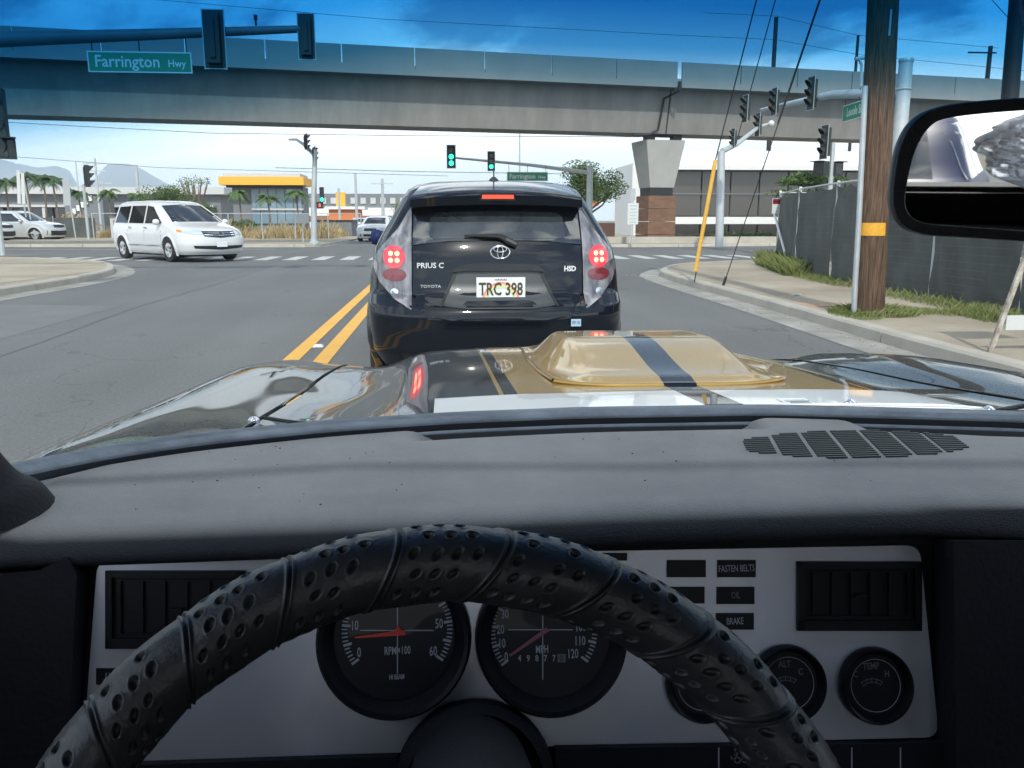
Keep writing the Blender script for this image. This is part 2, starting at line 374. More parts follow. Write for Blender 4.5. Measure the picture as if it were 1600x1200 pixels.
for i, q in enumerate([(x, y) for (x, y) in ((-1.2, 7.9), (-1.2, 15.5))]):
    r_ = MB(); r_.box((q[0], q[1], .014), (.1, .1, .02), taper=.6)
    tag(r_.build('road_reflector', 'white_metal'), ['white raised reflector between the yellow lines, the nearer one beside the hood', 'white raised reflector between the yellow lines, farther one beside the dark hatchback'][i], 'reflector', 'raised reflectors on the centre line')
# darker repair strips and tar seams in the asphalt
M['tar'] = mat('tar', (0.098, 0.10, 0.101), 0.7, var=.25, scale=4)
M['patch'] = mat('patch', (0.15, 0.153, 0.152), 0.85, var=.14, scale=.8, bump=.2, bscale=50, detail=12)
tb = MB()
for path in ([(-3.9, 4.5), (-3.95, 8), (-4.25, 12), (-4.3, 18), (-4.6, 23)], [(1.6, 8), (1.7, 14), (1.5, 22)], [(-6, 30), (2, 31.3), (9, 32.5)]):
    P = smooth_path(path); a = offset_path(P, .018); b = offset_path(P, -.018)
    tb.grid([(q.x, q.y, .0022) for p in zip(a, b) for q in p], len(P), 2)
structure('tar_seam', tb, 'tar')
pt = flat([(-6.5, 3), (-4.4, 3), (-4.55, 12), (-6.45, 12.4)], .0018); structure('road_patch', pt, 'patch')
deb = MB()
for i in range(130):
    t = random.random(); y = 5 + 13 * t; x = 4.2 - abs(random.gauss(0, .1)) - .01; s_ = random.uniform(.006, .022)
    deb.box((x, y, .008 + s_ / 3), (s_ * 1.6, s_, s_ * .5), random.random() * 3)
tag(deb.build('gutter_debris', 'concrete'), kind='stuff')

# mountains
def mountain(pts, Y, name='mountain'):
    m = MB(); P = []
    n = 70
    xs = [p[0] for p in pts]
    for i in range(n + 1):
        px = xs[0] + (xs[-1] - xs[0]) * i / n
        py = float(np.interp(px, xs, [p[1] for p in pts]))
        q = at(px, py, Y=Y); h = q.z
        for j in range(9):
            v = j / 8; y = Y - 900 * (1 - v) + 500 * 0
            hh = (h + 5) * (v ** .8) * (1 + .10 * mnoise.noise(Vector((px * .05, v * 3, 0)))) if v < 1 else h + 5 + 6 * mnoise.noise(Vector((px * .22, 3, 0)))
            P.append((q.x * (y / Y), y, hh - 5))
        P.append((q.x * 1.1, Y + 600, -5))
    m.grid(P, n + 1, 10)
    return structure(name, m, 'mountain', smooth='all')
mountain([(-140, 262), (-40, 252), (0, 248), (20, 254), (60, 262), (88, 259), (108, 266), (120, 286), (128, 300)], 4000)
mountain([(100, 300), (126, 290), (150, 278), (166, 256), (195, 255), (215, 261), (232, 270), (262, 288), (345, 298), (480, 320), (700, 336)], 4200)

# haze over the far things
hz = MB(); hz.box((0, 3000, 190), (8400, 8000, 384))
ho = tag(hz.build('haze', 'wire'), kind='stuff')
hm = bpy.data.materials.new('haze_air'); hm.use_nodes = True; hn = hm.node_tree; hn.nodes.clear()
hout = hn.nodes.new('ShaderNodeOutputMaterial'); hv = hn.nodes.new('ShaderNodeVolumePrincipled')
hv.inputs['Density'].default_value = 0.00032; hv.inputs['Color'].default_value = (0.74, 0.86, 1.0, 1); hv.inputs['Anisotropy'].default_value = .0
hn.links.new(hv.outputs[0], hout.inputs['Volume']); ho.data.materials.clear(); ho.data.materials.append(hm)

# ------------------------------------------------------------ elevated guideway
ge = Vector((.9835, .181, 0)); gn = Vector((.181, -.9835, 0)); G0 = Vector((8.8, 39.7, 0))
def G(s, d, z): return G0 + ge * s + gn * d + Vector((0, 0, z))
gw = thing('elevated_guideway', 'grey concrete elevated rail guideway crossing above the intersection', 'guideway', (9.9, 40.6, 0))
JS = 1.85   # the joint, over the pier
sec = [(0, 5.22), (.42, 7.12), (1.2, 7.2), (1.2, 7.42), (-3.0, 7.42), (-3.0, 7.2), (-2.2, 7.12), (-1.75, 5.22)]
def girder(s0, s1):
    m = MB(); n = len(sec); k = max(2, int((s1 - s0) / 6)); vs = []
    for i in range(k + 1):
        s = s0 + (s1 - s0) * i / k; vs += [G(s, d, z) for d, z in sec]
    m.add(vs, [(i * n + j, i * n + (j + 1) % n, (i + 1) * n + (j + 1) % n, (i + 1) * n + j) for i in range(k) for j in range(n)] + [tuple(range(n)), tuple(reversed(range(k * n, k * n + n)))])
    return m.build('girder', 'girder', gw)
girder(-75, JS - .04); girder(JS + .04, 45)
# segment joints of the girder face: thin darker strips set on the face
M['joint'] = mat('joint_line', (0.19, 0.18, 0.165), 0.9)
jm = MB(); s = JS - 3.2
while s > -70:
    a = [G(s, .0 + .003, 5.22), G(s + .02, .003, 5.22), G(s + .02, .42 + .003, 7.10), G(s, .42 + .003, 7.10)]; jm.add(a, [(0, 1, 2, 3)]); s -= 3.2
s = JS + 3.2
while s < 44:
    a = [G(s, .003, 5.22), G(s + .025, .003, 5.22), G(s + .025, .423, 7.10), G(s, .423, 7.10)]; jm.add(a, [(0, 1, 2, 3)]); s += 3.2
tag(jm.build('segment_joints', 'joint', gw), kind='stuff')
for (sa, sb, sg) in ((JS - .12, -72, -1), (JS + .12, 43, 1)):
    s = sa; 
    while (s > sb if sg < 0 else s < sb):
        s2 = s + sg * 2.95
        for d in (1.22, -2.9):
            m = MB(); c = (G(s, d, 0) + G(s2, d, 0)) / 2
            m.box((c.x, c.y, 7.78), (2.955, .1, .90), rz=math.atan2(ge.y, ge.x)); m.build('parapet_panel', 'parapet', gw)
        s = s + sg * 3.0
    c0, c1 = G(sa, 1.25, 7.26), G(sb, 1.25, 7.26)
    m = MB(); c = (c0 + c1) / 2; m.box(c, (abs(sb - sa), .06, .27), rz=math.atan2(ge.y, ge.x)); m.build('ledge', 'parapet', gw)
# pier under the joint: flared cap, dark collar, wide brown base
def frus(m, sc_, dc, w0, t0, z0, w1, t1, z1):
    vs = []
    for (w_, t_, z_) in ((w0, t0, z0), (w1, t1, z1)):
        vs += [G(sc_ + a * w_ / 2, dc + b * t_ / 2, z_) for a, b in ((-1, 1), (1, 1), (1, -1), (-1, -1))]
    m.add(vs, [(0, 1, 2, 3), (7, 6, 5, 4), (0, 4, 5, 1), (1, 5, 6, 2), (2, 6, 7, 3), (3, 7, 4, 0)])
PS = 1.92
m = MB(); frus(m, PS, -1.0, 1.25, 1.3, 2.75, 1.95, 1.8, 4.75); frus(m, PS, -1.0, 1.95, 1.8, 4.75, 1.98, 1.84, 4.95); pcap = m.build('pier_cap', 'pier', gw)
m = MB(); frus(m, PS, -1.0, 1.18, 1.2, 2.35, 1.2, 1.25, 2.75); m.build('pier_collar', 'dark_metal', gw)
for i in range(4):
    z0 = -.1 + i * .62; m = MB(); frus(m, PS, -1.0, 1.45, 1.5, z0, 1.45, 1.5, z0 + .60); m.build('pier_base_course', 'rust_panel', gw)
for ds in (-.7, .7):
    m = MB(); frus(m, PS + ds, -.5, .4, .5, 4.95, .4, .5, 5.2); m.build('bearing', 'dark_metal', gw)
m = MB(); m.tube([G(JS, 1.30, 7.38), G(JS, 1.30, 6.98), G(JS - .35, .44, 6.75), G(JS - .45, .1, 5.4), G(JS - .9, .1, 5.15), G(JS - 1.7, .1, 5.10)], .055, 6); m.build('drain_pipe', 'dark_metal', gw)

# ------------------------------------------------------------ buildings
def wbox(name, m, parent, x0, x1, y0, y1, z0, z1): 
    b = MB(); b.box(((x0 + x1) / 2, (y0 + y1) / 2, (z0 + z1) / 2), (x1 - x0, y1 - y0, z1 - z0)); return b.build(name, m, parent)
# glass office right, behind the pier
bR = thing('office_building', 'low office building with bronze glass and white fascia bands behind the concrete pier', 'building', (24, 60, 0))
wbox('wall', 'bldg_grey', bR, 14.9, 46, 56, 72, -.1, 4.7)
m = MB()
m.prism([(15.2, 54.6, 4.45), (15.2, 54.6, 4.75), (16.1, 58, 5.95), (16.1, 58, 5.7)], (30, 0, 0)); m.build('sloped_canopy', 'bldg_white', bR)
wbox('fascia_band', 'bldg_white', bR, 15.0, 46, 55.0, 55.9, .95, 1.42)
for i in range(13):
    x = 15.4 + i * 2.0
    wbox('window', 'brown_glass', bR, x, x + 1.9, 55.75, 55.95, 1.5, 4.4)
    wbox('window', 'brown_glass', bR, x, x + 1.9, 55.72, 55.92, -.05, .93)
wbox('mullion_rail', 'bldg_grey', bR, 15.2, 43, 55.6, 55.78, 2.9, 2.98)
# pale building behind the tree
bT = thing('pale_building', 'pale beige building with an orange stripe behind the spreading tree', 'building', (10, 70, 0))
wbox('wall', 'bldg_white', bT, 13.6, 14.9, 60, 66, -.1, 5.2); wbox('wall', 'bldg_white', bT, 5.5, 9.5, 70, 78, -.1, 3.6)
wbox('orange_stripe', 'orange', bT, 5.3, 13, 69.8, 69.95, 2.4, 3.3); wbox('window', 'brown_glass', bT, 6, 9.3, 69.8, 69.95, .5, 1.6)
# long mall left
bL = thing('shopping_centre', 'long low grey shopping centre with pale roof bands behind the palms', 'building', (-40, 96, 0))
wbox('wall', 'bldg_grey', bL, -75, -24.5, 96, 120, -.1, 4.6); wbox('roof_band', 'bldg_light', bL, -75, -23.8, 95.0, 121, 4.0, 4.75)
wbox('ledge_band', 'bldg_light', bL, -75, -25, 94.6, 96, 2.6, 2.85); wbox('plinth', 'bldg_grey', bL, -75, -24.5, 94.8, 95.9, -.1, .9)
for i in range(14): wbox('window', 'car_glass', bL, -73 + i * 3.4, -70.4 + i * 3.4, 95.85, 95.97, 1.0, 2.5)
for i in range(9): wbox('column', 'bldg_light', bL, -68 + i * 5, -67.7 + i * 5, 94.7, 95.0, -.1, 2.6)
bL2 = thing('stepped_building', 'tall pale grey wing with a stepped white stair between palms at left', 'building', (-36, 90, 0))
wbox('wall', 'bldg_grey', bL2, -38.6, -34.8, 90, 93, -.1, 3.6)
m = MB()
for i in range(5): m.box((-37.6 + i * .42, 89.8, 2.1 + i * .33), (.3, .2, .55))
m.build('stair', 'bldg_white', bL2)
# yellow-roofed building
bY = thing('yellow_roof_building', 'glass-fronted building with a bright yellow roof fascia', 'building', (-16.5, 84, 0))
wbox('wall', 'bldg_grey', bY, -19.8, -13.2, 82, 85, -.1, 4.3)
m = MB(); m.box((-16.65, 82.5, 4.78), (7.7, 5, .74), taper=1.0); m.build('roof_fascia', 'canopy_yellow', bY)
m = MB(); m.box((-16.65, 82.5, 5.3), (7.0, 4.4, .3)); m.build('roof_cap', 'bldg_light', bY)
wbox('soffit', 'dark_metal', bY, -20.0, -13.0, 80.6, 82, 4.2, 4.38)
for i in range(6): wbox('window', 'blue_glass', bY, -18.0 + i * .78, -17.28 + i * .78, 81.8, 81.95, .9, 4.15)
wbox('rail', 'bldg_light', bY, -18.0, -13.2, 81.6, 81.75, 2.15, 2.3)
# far strip in the centre
bC = thing('strip_mall', 'distant pale strip mall with grey upper storey beyond the white car', 'building', (-7, 130, 0))
wbox('wall', 'bldg_white', bC, -22, -2.5, 130, 140, -.1, 3.1); wbox('upper_storey', 'bldg_grey', bC, -21, -4.5, 131, 140, 3.1, 5.2)
for i in range(10): wbox('window', 'bldg_light', bC, -20 + i * 1.5, -19.2 + i * 1.5, 130.8, 130.95, 3.7, 4.6)
wbox('brown_band', 'roof_brown', bC, -22, -2.5, 129.7, 129.95, 1.2, 1.9)
bO = thing('orange_shop', 'small orange and white shop behind the red signal', 'building', (-10.5, 95, 0))
wbox('wall', 'orange', bO, -12.6, -9.3, 95, 99, -.1, 2.4); wbox('canopy', 'bldg_white', bO, -12.9, -8.6, 94.4, 99, 2.4, 2.7)
wbox('tall_panel', 'canopy_yellow', bO, -11.9, -10.9, 96, 97, 2.7, 4.3)
bD = thing('dark_shed', 'low dark grey shed right of the signal pole base', 'building', (-7.5, 58, 0))
wbox('wall', 'bldg_grey', bD, -8.9, -6.2, 58, 62, -.1, 1.15); wbox('roof', 'dark_metal', bD, -9, -6.1, 57.9, 62.1, 1.15, 1.22)
# dark fence left behind the SUVs
fl = thing('dark_screen_fence', 'low dark screened fence behind the silver cars at left', 'fence', (-24, 55, 0))
for i in range(7):
    x = -40 + i * 2.6; wbox('screen_panel', 'screen', fl, x + .05, x + 2.55, 54.98, 55.02, .1, 1.35)
    b = MB(); b.cyl((x, 55.05, 0), (x, 55.05, 1.45), .03, n=6); b.build('post', 'galv', fl)
ub = thing('utility_box', 'grey utility cabinet behind the white minivan', 'cabinet', (-19.4, 54, 0))
wbox('cabinet', 'bldg_light', ub, -20.4, -18.6, 53.6, 54.4, 0, 1.35); wbox('lid', 'bldg_grey', ub, -20.45, -18.55, 53.55, 54.45, 1.35, 1.42); wbox('door', 'bldg_grey', ub, -20.2, -19.5, 53.57, 53.6, .15, 1.2)

# chain link fence of thin wires in front of the dry field (joined wires, far away)
fc = thing('chain_link_fence', 'chain link fence with grey posts in front of the dry grass', 'fence', (-12, 50, 0))
for i in range(9):
    x = -20 + i * 1.9; b = MB(); b.cyl((x, 50, 0), (x, 50, 1.6), .03, n=6); b.build('post', 'galv', fc)
b = MB(); b.cyl((-20, 50, 1.58), (-4.8, 50, 1.58), .022, n=5); b.build('top_rail', 'galv', fc)

# ------------------------------------------------------------ vegetation
def leaves(mb, c, rad, n, size, seed=0, flat_=.6, clumps=9):
    r = random.Random(seed); c = Vector(c)
    cs = []
    for i in range(clumps):
        v = Vector((r.gauss(0, 1), r.gauss(0, 1), r.gauss(0, 1))).normalized() * (r.random() ** .4) * .75
        cs.append((Vector((v.x * rad[0], v.y * rad[1], v.z * rad[2])), r.uniform(.28, .5)))
    for i in range(n):
        q, k = r.choice(cs); v = Vector((r.gauss(0, 1), r.gauss(0, 1), r.gauss(0, 1))).normalized() * (r.random() ** .33) * k
        p = c + q + Vector((v.x * rad[0], v.y * rad[1], v.z * rad[2]))
        a = Vector((r.gauss(0, 1), r.gauss(0, 1), r.gauss(0, 1) * flat_)).normalized(); b = a.cross(Vector((r.gauss(0, 1), r.gauss(0, 1), r.gauss(0, 1)))).normalized()
        s = size * r.uniform(.6, 1.4)
        mb.add([p - a * s, p + b * s * .45, p + a * s, p - b * s * .45], [(0, 1, 2, 3)])
def tree(label, base, h, rad, n, size, m, seed, group=None, spread=True, name='broadleaf_tree', limbs=7, z0=None):
    base = Vector(base); t = thing(name, label, 'tree', base, group); r = random.Random(seed)
    tr = MB(); cz = h - rad[2]
    tr.tube([base, base + Vector((.05, 0, h * .25)), base + Vector((0, 0, cz * .9))], [.035 * h, .028 * h, .018 * h], 7)
    for i in range(limbs):
        a = 2 * PI * i / limbs + r.random(); st = base + Vector((0, 0, h * r.uniform(.18, .4)))
        e = base + Vector((math.cos(a) * rad[0] * .75, math.sin(a) * rad[1] * .75, cz + rad[2] * r.uniform(-.3, .5)))
        mid = st.lerp(e, .5) + Vector((0, 0, -.06 * h))
        tr.tube([st, mid, e], [.016 * h, .011 * h, .005 * h], 5)
    tr.build('trunk', 'bark', t, smooth=True)
    cr_ = MB(); leaves(cr_, base + Vector((0, 0, cz)), rad, n, size, seed, clumps=22); cr_.build('crown', m, t)
    return t
tree('dark green spreading tree left of the concrete pier', (9.0, 52, 0), 5.0, (2.6, 2, 1.65), 9000, .085, 'leaf', 3)
tree('thin pale tree with bare twigs beside the yellow-roofed building', (-22.6, 72, 0), 4.4, (2.5, 2, 1.3), 3200, .1, 'leaf', 5)
tree('low bushy tree beside the thin pale tree', (-19.6, 70, 0), 2.9, (1.6, 1.5, 1.0), 2200, .09, 'leaf', 6)
tree('pale yellow-green tree left of the dark hatchback roof', (-4.6, 110, 0), 4.4, (2.6, 2, 1.9), 2600, .14, 'leaf_light', 8)
tree('bare sprawling tree above the shopping centre', (-25.0, 88, 0), 6.0, (1.9, 1.5, .9), 300, .10, 'leaf_light', 9, limbs=12)
def palm(label, base, h, fr, seed, m='leaf'):
    base = Vector(base); r = random.Random(seed); t = thing('palm_tree', label, 'palm tree', base, 'palm trees along the far side')
    top = base + Vector((r.uniform(-.2, .2), 0, h)); tr = MB()
    tr.tube([base, base.lerp(top, .5) + Vector((.06, 0, 0)), top], [.10, .07, .06], 7); tr.build('trunk', 'bark', t, smooth=True)
    c = MB(); nf = 17
    for i in range(nf):
        a = 2 * PI * i / nf + r.uniform(-.2, .2); el = r.uniform(.05, 1.15); L = fr * r.uniform(.8, 1.1)
        d = Vector((math.cos(a), math.sin(a), 0)); P = []
        for k in range(8):
            s = k / 7; P.append(top + d * L * s * math.cos(el * (1 - .4 * s)) + Vector((0, 0, L * (math.sin(el) * s - 1.0 * s * s * (.55 + .3 * math.cos(el))))))
        side = d.cross(Vector((0, 0, 1)))
        for k in range(7):
            for q in range(3):
                p = P[k].lerp(P[k + 1], q / 3); ll = .30 * L * (1 - .6 * abs(k / 7 - .4))
                tn = (P[k + 1] - P[k]).normalized()
                for sg in (-1, 1):
                    tip = p + (side * sg * .8 + tn * .6) * ll + Vector((0, 0, -ll * .55)); c.add([p - tn * .03, p + tn * .05, tip], [(0, 1, 2)])
    c.build('crown', m, t); return t
pl = [(5, 284, 62, 'half cut off at the left edge'), (42, 274, 66, 'above the silver car, leftmost of the tall row'), (64, 277, 70, 'second in the tall row at left'), (84, 281, 66, 'right end of the tall row at left'),
      (124, 300, 70, 'just left of the dark far signal'), (168, 298, 75, 'short and pale, above the tail of the minivan'), (212, 305, 75, 'shortest one, above the roof of the minivan'),
      (374, 300, 70, 'in front of the left end of the yellow-roofed building'), (420, 306, 66, 'in front of the glass of the yellow-roofed building'), (463, 300, 66, 'at the right end of the yellow-roofed building')]
for i, (px, py, Y, txt) in enumerate(pl):
    q = at(px, py, Y=Y); palm('palm tree ' + txt, (q.x, Y, 0), max(q.z - .1, 2.0), 1.35 if i < 4 else 1.05, i, 'leaf_dark' if i < 5 else 'leaf')
# hedge right above the screened fence
hd = MB(); leaves(hd, (11.6, 26, 2.45), (1.35, .45, .28), 2600, .05, 4, clumps=26); leaves(hd, (11.6, 26, 2.0), (1.3, .4, .3), 800, .06, 5)
tag(hd.build('hedge', 'leaf'), 'clipped bright green hedge top showing above the screened fence corner', 'hedge')
hd = MB(); leaves(hd, (20, 54.0, .15), (5.5, .4, .35), 2500, .07, 14, clumps=40)
tag(hd.build('low_hedge', 'leaf_dark'), 'low dark planting strip along the foot of the glass office building', 'hedge')
for i, (x, y, z, rx, rz_, lab) in enumerate(((-27.5, 58, .9, 1.7, .75, 'green bush behind the dark screened fence at left'), (-24.5, 59, 1.0, 1.5, .75, 'olive bush behind the fence beside the far signal'), (-16.5, 66, .8, 2.6, .7, 'green bushes below the yellow-roofed building'))):
    h_ = MB(); leaves(h_, (x, y, z), (rx, .9, rz_), 1500, .09, i + 30, clumps=16); leaves(h_, (x, y, .3), (rx * .9, .8, .3), 500, .09, i + 60)
    tag(h_.build('bush', ['leaf_light', 'dry', 'leaf'][i]), lab, 'bush')
h_ = MB(); leaves(h_, (-7.5, 118, 1.0), (5.0, 1, .9), 1500, .16, 77, clumps=16); tag(h_.build('bush', 'leaf_dark'), 'dark distant bushes in front of the strip mall', 'bush')
def blades(mb, cx, cy, rx, ry, n, h, z=.12, lean=.5, w_=.006):
    for i in range(n):
        a = random.random() * 2 * PI; rr = math.sqrt(random.random()); x = cx + rx * rr * math.cos(a); y = cy + ry * rr * math.sin(a)
        hh = h * random.uniform(.35, 1) * (1.15 - .6 * rr); b = random.random() * 2 * PI; l = hh * lean * random.random()
        dx, dy = math.cos(b) * l, math.sin(b) * l; ex, ey = -math.sin(b) * w_, math.cos(b) * w_
        mb.add([(x - ex, y - ey, z), (x + ex, y + ey, z), (x + dx * .4 + ex * .7, y + dy * .4 + ey * .7, z + hh * .6), (x + dx, y + dy, z + hh)], [(0, 1, 2), (0, 2, 3)])
gm = MB(); blades(gm, 4.95, 9.15, .50, .42, 3000, .15, lean=1.3, w_=.004); blades(gm, 5.4, 9.3, .55, .3, 1400, .08, lean=1.3, w_=.004); blades(gm, 4.62, 8.95, .25, .4, 900, .07, lean=1.3, w_=.004); blades(gm, 5.9, 9.0, .3, .2, 400, .06, lean=1.3, w_=.004)
tag(gm.build('grass_tuft', 'grass'), kind='stuff')
gm = MB()
for (a, b, n_) in (((8.1, 20.0), (7.0, 15.6), 6500), ((7.0, 15.3), (6.75, 13.0), 900), ((6.6, 11.8), (6.5, 9.6), 700), ((6.3, 9.3), (6.1, 8.2), 1100), ((6.2, 7.6), (6.2, 6.5), 350)):
    for k in range(12):
        t = (k + random.random()) / 12; blades(gm, a[0] + (b[0] - a[0]) * t - .12, a[1] + (b[1] - a[1]) * t, .3, .35, n_ // 12, .42 if n_ > 3000 else .18, lean=1.1, w_=.005)
tag(gm.build('weeds', 'grass'), kind='stuff')
gm = MB()
for k in range(60):
    blades(gm, random.uniform(-18, -6.6), random.uniform(50.6, 58), .7, .7, 90, random.uniform(.7, 1.5), z=0.1, lean=.5, w_=.02)
tag(gm.build('dry_grass_field', 'dry'), kind='stuff')
gm = MB()
for k in range(14): blades(gm, random.uniform(-21.5, -19.5), random.uniform(54.6, 56), .4, .4, 60, 1.0, z=0, lean=.3, w_=.02)
tag(gm.build('dry_grass_patch', 'dry'), kind='stuff')

# ============================================================ STREET FURNITURE
def signal(label, c, face, lit=(), s=1.0, plate=True, group=None, name='traffic_light', n=3, pole_clamp=True):
    """face: heading of the lenses in degrees clockwise from +Y (180 looks at the camera)"""
    h = .35 * n * s; base = Vector(c) - Vector((0, 0, h / 2))
    t = thing(name, label, 'traffic light', base, group, rz=-R(face), local=True)
    b = MB(); b.box((0, 0, h / 2), (.30 * s, .20 * s, h)); b.box((0, -.12 * s, h / 2), (.12 * s, .06 * s, h * .8)); b.build('housing', 'sig', t)
    if plate:
        b = MB(); b.box((0, .085 * s, h / 2), (.46 * s, .012, h + .2 * s)); b.build('backplate', 'sig', t)
        b = MB()
        for sx in (-1, 1): b.box((sx * .24 * s, .085 * s, h / 2), (.022 * s, .016, h + .24 * s))
        for sz in (0, 1): b.box((0, .085 * s, -.10 * s + sz * (h + .2 * s)), (.46 * s, .0155, .022 * s))
        b.build('plate_edge', 'sign_back', t)
    for i in range(n):
        z = h - (i + .5) * .35 * s
        b = MB(); b.disc((0, .10 * s, z), (0, 1, 0), .14 * s, 14, .02 * s)
        m = {2: 'green_on', 1: 'green_on', 0: 'red_on'}[i] if i in lit else 'lens_off'
        ln_ = b.build('lens', m, t)
        b = MB(); vs = []; fs = []
        for k in range(13):
            a = PI * (-.15 + 1.3 * k / 12); x, zz = .15 * s * math.cos(a), .15 * s * math.sin(a); y1 = .10 + .24 * max(.35, min(1, .5 + .6 * math.sin(a)))
            vs += [(x, .10 * s, z + zz), (x, y1 * s, z + zz)]
        b.add(vs, [(2 * k, 2 * k + 2, 2 * k + 3, 2 * k + 1) for k in range(12)]); b.build('visor', 'sig', t)
    return t
def ped(label, c, face, lit=None, s=1.0):
    t = thing('pedestrian_signal', label, 'pedestrian signal', Vector(c) - Vector((0, 0, .24 * s)), None, rz=-R(face), local=True)
    b = MB(); b.box((0, 0, .24 * s), (.48 * s, .24 * s, .46 * s)); b.build('housing', 'sig', t)
    b = MB(); b.box((0, .125 * s, .24 * s), (.38 * s, .01, .36 * s)); b.build('lens', 'lens_off', t)
    b = MB(); b.box((0, .2 * s, .47 * s), (.48 * s, .2 * s, .02)); b.build('visor', 'sig', t)
    if lit:
        b = MB(); b.box((0, .133 * s, .22 * s), (.13 * s, .006, .16 * s))
        for k in range(4): b.box((-.05 * s + k * .034 * s, .133 * s, .33 * s), (.026 * s, .006, .1 * s))
        b.build('hand_symbol', lit, t)
    return t
def sign_panel(name, label, x0, x1, z0, z1, Y, txt, size, small=None, rot=0.0, c=None):
    w_, h_ = x1 - x0, z1 - z0; ctr = Vector(((x0 + x1) / 2, Y, z0)) if c is None else Vector(c)
    t = thing(name, label, 'street sign', ctr, None, rz=rot, local=True)
    b = MB(); b.box((0, 0, h_ / 2), (w_, .02, h_)); b.build('panel_border', 'sign_white', t)
    b = MB(); b.box((0, -.0115, h_ / 2), (w_ - .05, .004, h_ - .05)); b.build('panel', 'sign_green', t)
    if small: 
        text('lettering', txt, size, 'sign_white', t, (-w_ * .12, -.0145, h_ * .50), sx=.95, bold=.004)
        text('lettering', small, size * .62, 'sign_white', t, (w_ * .355, -.0145, h_ * .44), sx=.95, bold=.003)
    else: text('lettering', txt, size, 'sign_white', t, (-w_ * .12, -.0145, h_ * .50), sx=.74, bold=.004)
    for sx in (-.45, .0, .45):
        b = MB(); b.cyl((sx * w_, .01, h_), (sx * w_, .01, h_ + .34), .012, n=5); b.build('hanger', 'dark_metal', t)
    return t
# near left mast arm, seen from behind
Ym = 17.0
a0 = at(0, 62, Y=Ym); a1 = at(482, 45, Y=Ym)
ms = thing('signal_mast', 'long dark mast arm reaching in from the left edge in front of the guideway', 'signal mast', (-12.5, Ym, .12))
pl_ = a0 + (a0 - a1) * .62
b = MB(); b.tube([(-12.5, Ym, .12), (-12.5, Ym, pl_.z + .35)], [.19, .15], 14); b.build('pole', 'galv', ms, smooth=True)
M['shaded_galv'] = mat('shaded_galvanised', (.13, .14, .145), .55, var=.15, scale=2)  # galvanised steel with the arm's shade put into a darker colour
b = MB(); b.tube([(-12.5, Ym, pl_.z), a0, a1], [.17, .135, .065], 14); b.build('arm', 'shaded_galv', ms, smooth=True)
b = MB(); q = at(400, 40, Y=Ym); b.cyl(q, q + Vector((0, 0, .12)), .02, n=6); b.cyl(q + Vector((0, 0, .1)), q + Vector((0, 0, .19)), .035, n=8); b.build('detector', 'dark_metal', ms)
signal('dark traffic light seen from behind, inner one on the arm beside the green sign', at(333, 60, Y=Ym - .2), 0, s=.84)
signal('dark traffic light seen from behind at the very tip of the left mast arm', at(478, 56, Y=Ym - .1), 0, s=.66)
c0 = at(137, 96, Y=Ym); c1 = at(300, 98, Y=Ym)
sign_panel('street_sign', 'large shaded green Farrington Hwy sign hanging below the left mast arm', c0.x, c1.x, c0.z - .19, c0.z + .19, Ym, 'Farrington', .30, 'Hwy')
# post at the left edge
lx = at(-34, 300, Y=14.6).x
lp = thing('signal_post', 'pale signal post just outside the left edge carrying the cut off signal', 'signal post', (lx, 14.6, .12))
b = MB(); b.cyl((lx, 14.6, .12), (lx, 14.6, 3.1), .06, n=10); b.build('post', 'galv', lp, smooth=True)
b = MB(); b.lathe([(.02, 0), (.13, .01), (.11, .07), (.065, .12)], (lx, 14.6, .12)); b.build('base_plate', 'galv', lp)
q = at(4, 399, Z=.12); lq = thing('lamp_post', 'short pale post with a white globe at the left edge', 'post', q); b = MB(); b.cyl(q, q + Vector((0, 0, 2.0)), .085, n=10); b.build('post', 'galv', lq, smooth=True)
b = MB(); sph(b, q + Vector((-.02, 0, 2.1)), .12, 12, 8); b.build('globe', 'sign_white', lq, smooth='all')
signal('traffic light cut off by the left edge above its pedestrian box', at(-6, 192, Y=14.4), 170, plate=False, s=1.0)
ped('dark pedestrian signal box at the left edge below a cut off traffic light', at(6, 232, Y=14.4), 150, s=.7)
# far left corner
fp = thing('signal_post', 'slim grey signal post left of the minivan on the far corner', 'signal post', (-20.3, 50, .12))
b = MB(); b.cyl((-20.3, 50, .12), (-20.3, 50, 3.2), .085, n=8); b.build('post', 'galv', fp, smooth=True)
signal('dark traffic light with visors sideways on the slim post left of the minivan', at(136, 275, Y=50), 60, s=1.15, plate=False)
for (px, y0, y1, w_, lab) in ((103, 280, 321, .20, 'white sign seen from behind on a leaning post left of the far signal'), (28, 266, 318, .09, 'narrow tall white sign, the left one of a pair above the silver car'), (35, 270, 319, .09, 'narrow tall white sign, the right one of a pair above the silver car')):
    t_, b_ = at(px, y0, Y=50.4), at(px + 2, y1, Y=50.4); s_ = thing('road_sign', lab, 'sign', (t_.x + .12, 50.4, .1))
    b = MB(); b.tube([(t_.x + .2, 50.45, .1), (t_.x, 50.45, t_.z)], .04, 6); b.build('post', 'galv', s_)
    b = MB(); b.prism([(t_.x - w_, 50.4, t_.z), (t_.x + w_, 50.4, t_.z), (b_.x + w_, 50.4, b_.z), (b_.x - w_, 50.4, b_.z)], (0, .02, 0)); b.build('panel', 'sign_white' if px < 50 else 'sign_back', s_)
q = at(361, 341, Y=46); s_ = thing('road_sign', 'grey sign panel on a thin post left of the centre signal pole', 'sign', (q.x + 1.2, 46, .1))
q = at(472, 341, Y=42); b = MB(); b.box((q.x, 42, q.z), (.66, .02, .46)); ORG[s_.name] = Vector((q.x, 42, .1)); s_.location = (q.x, 42, .1); b.build('panel', 'sign_back', s_)
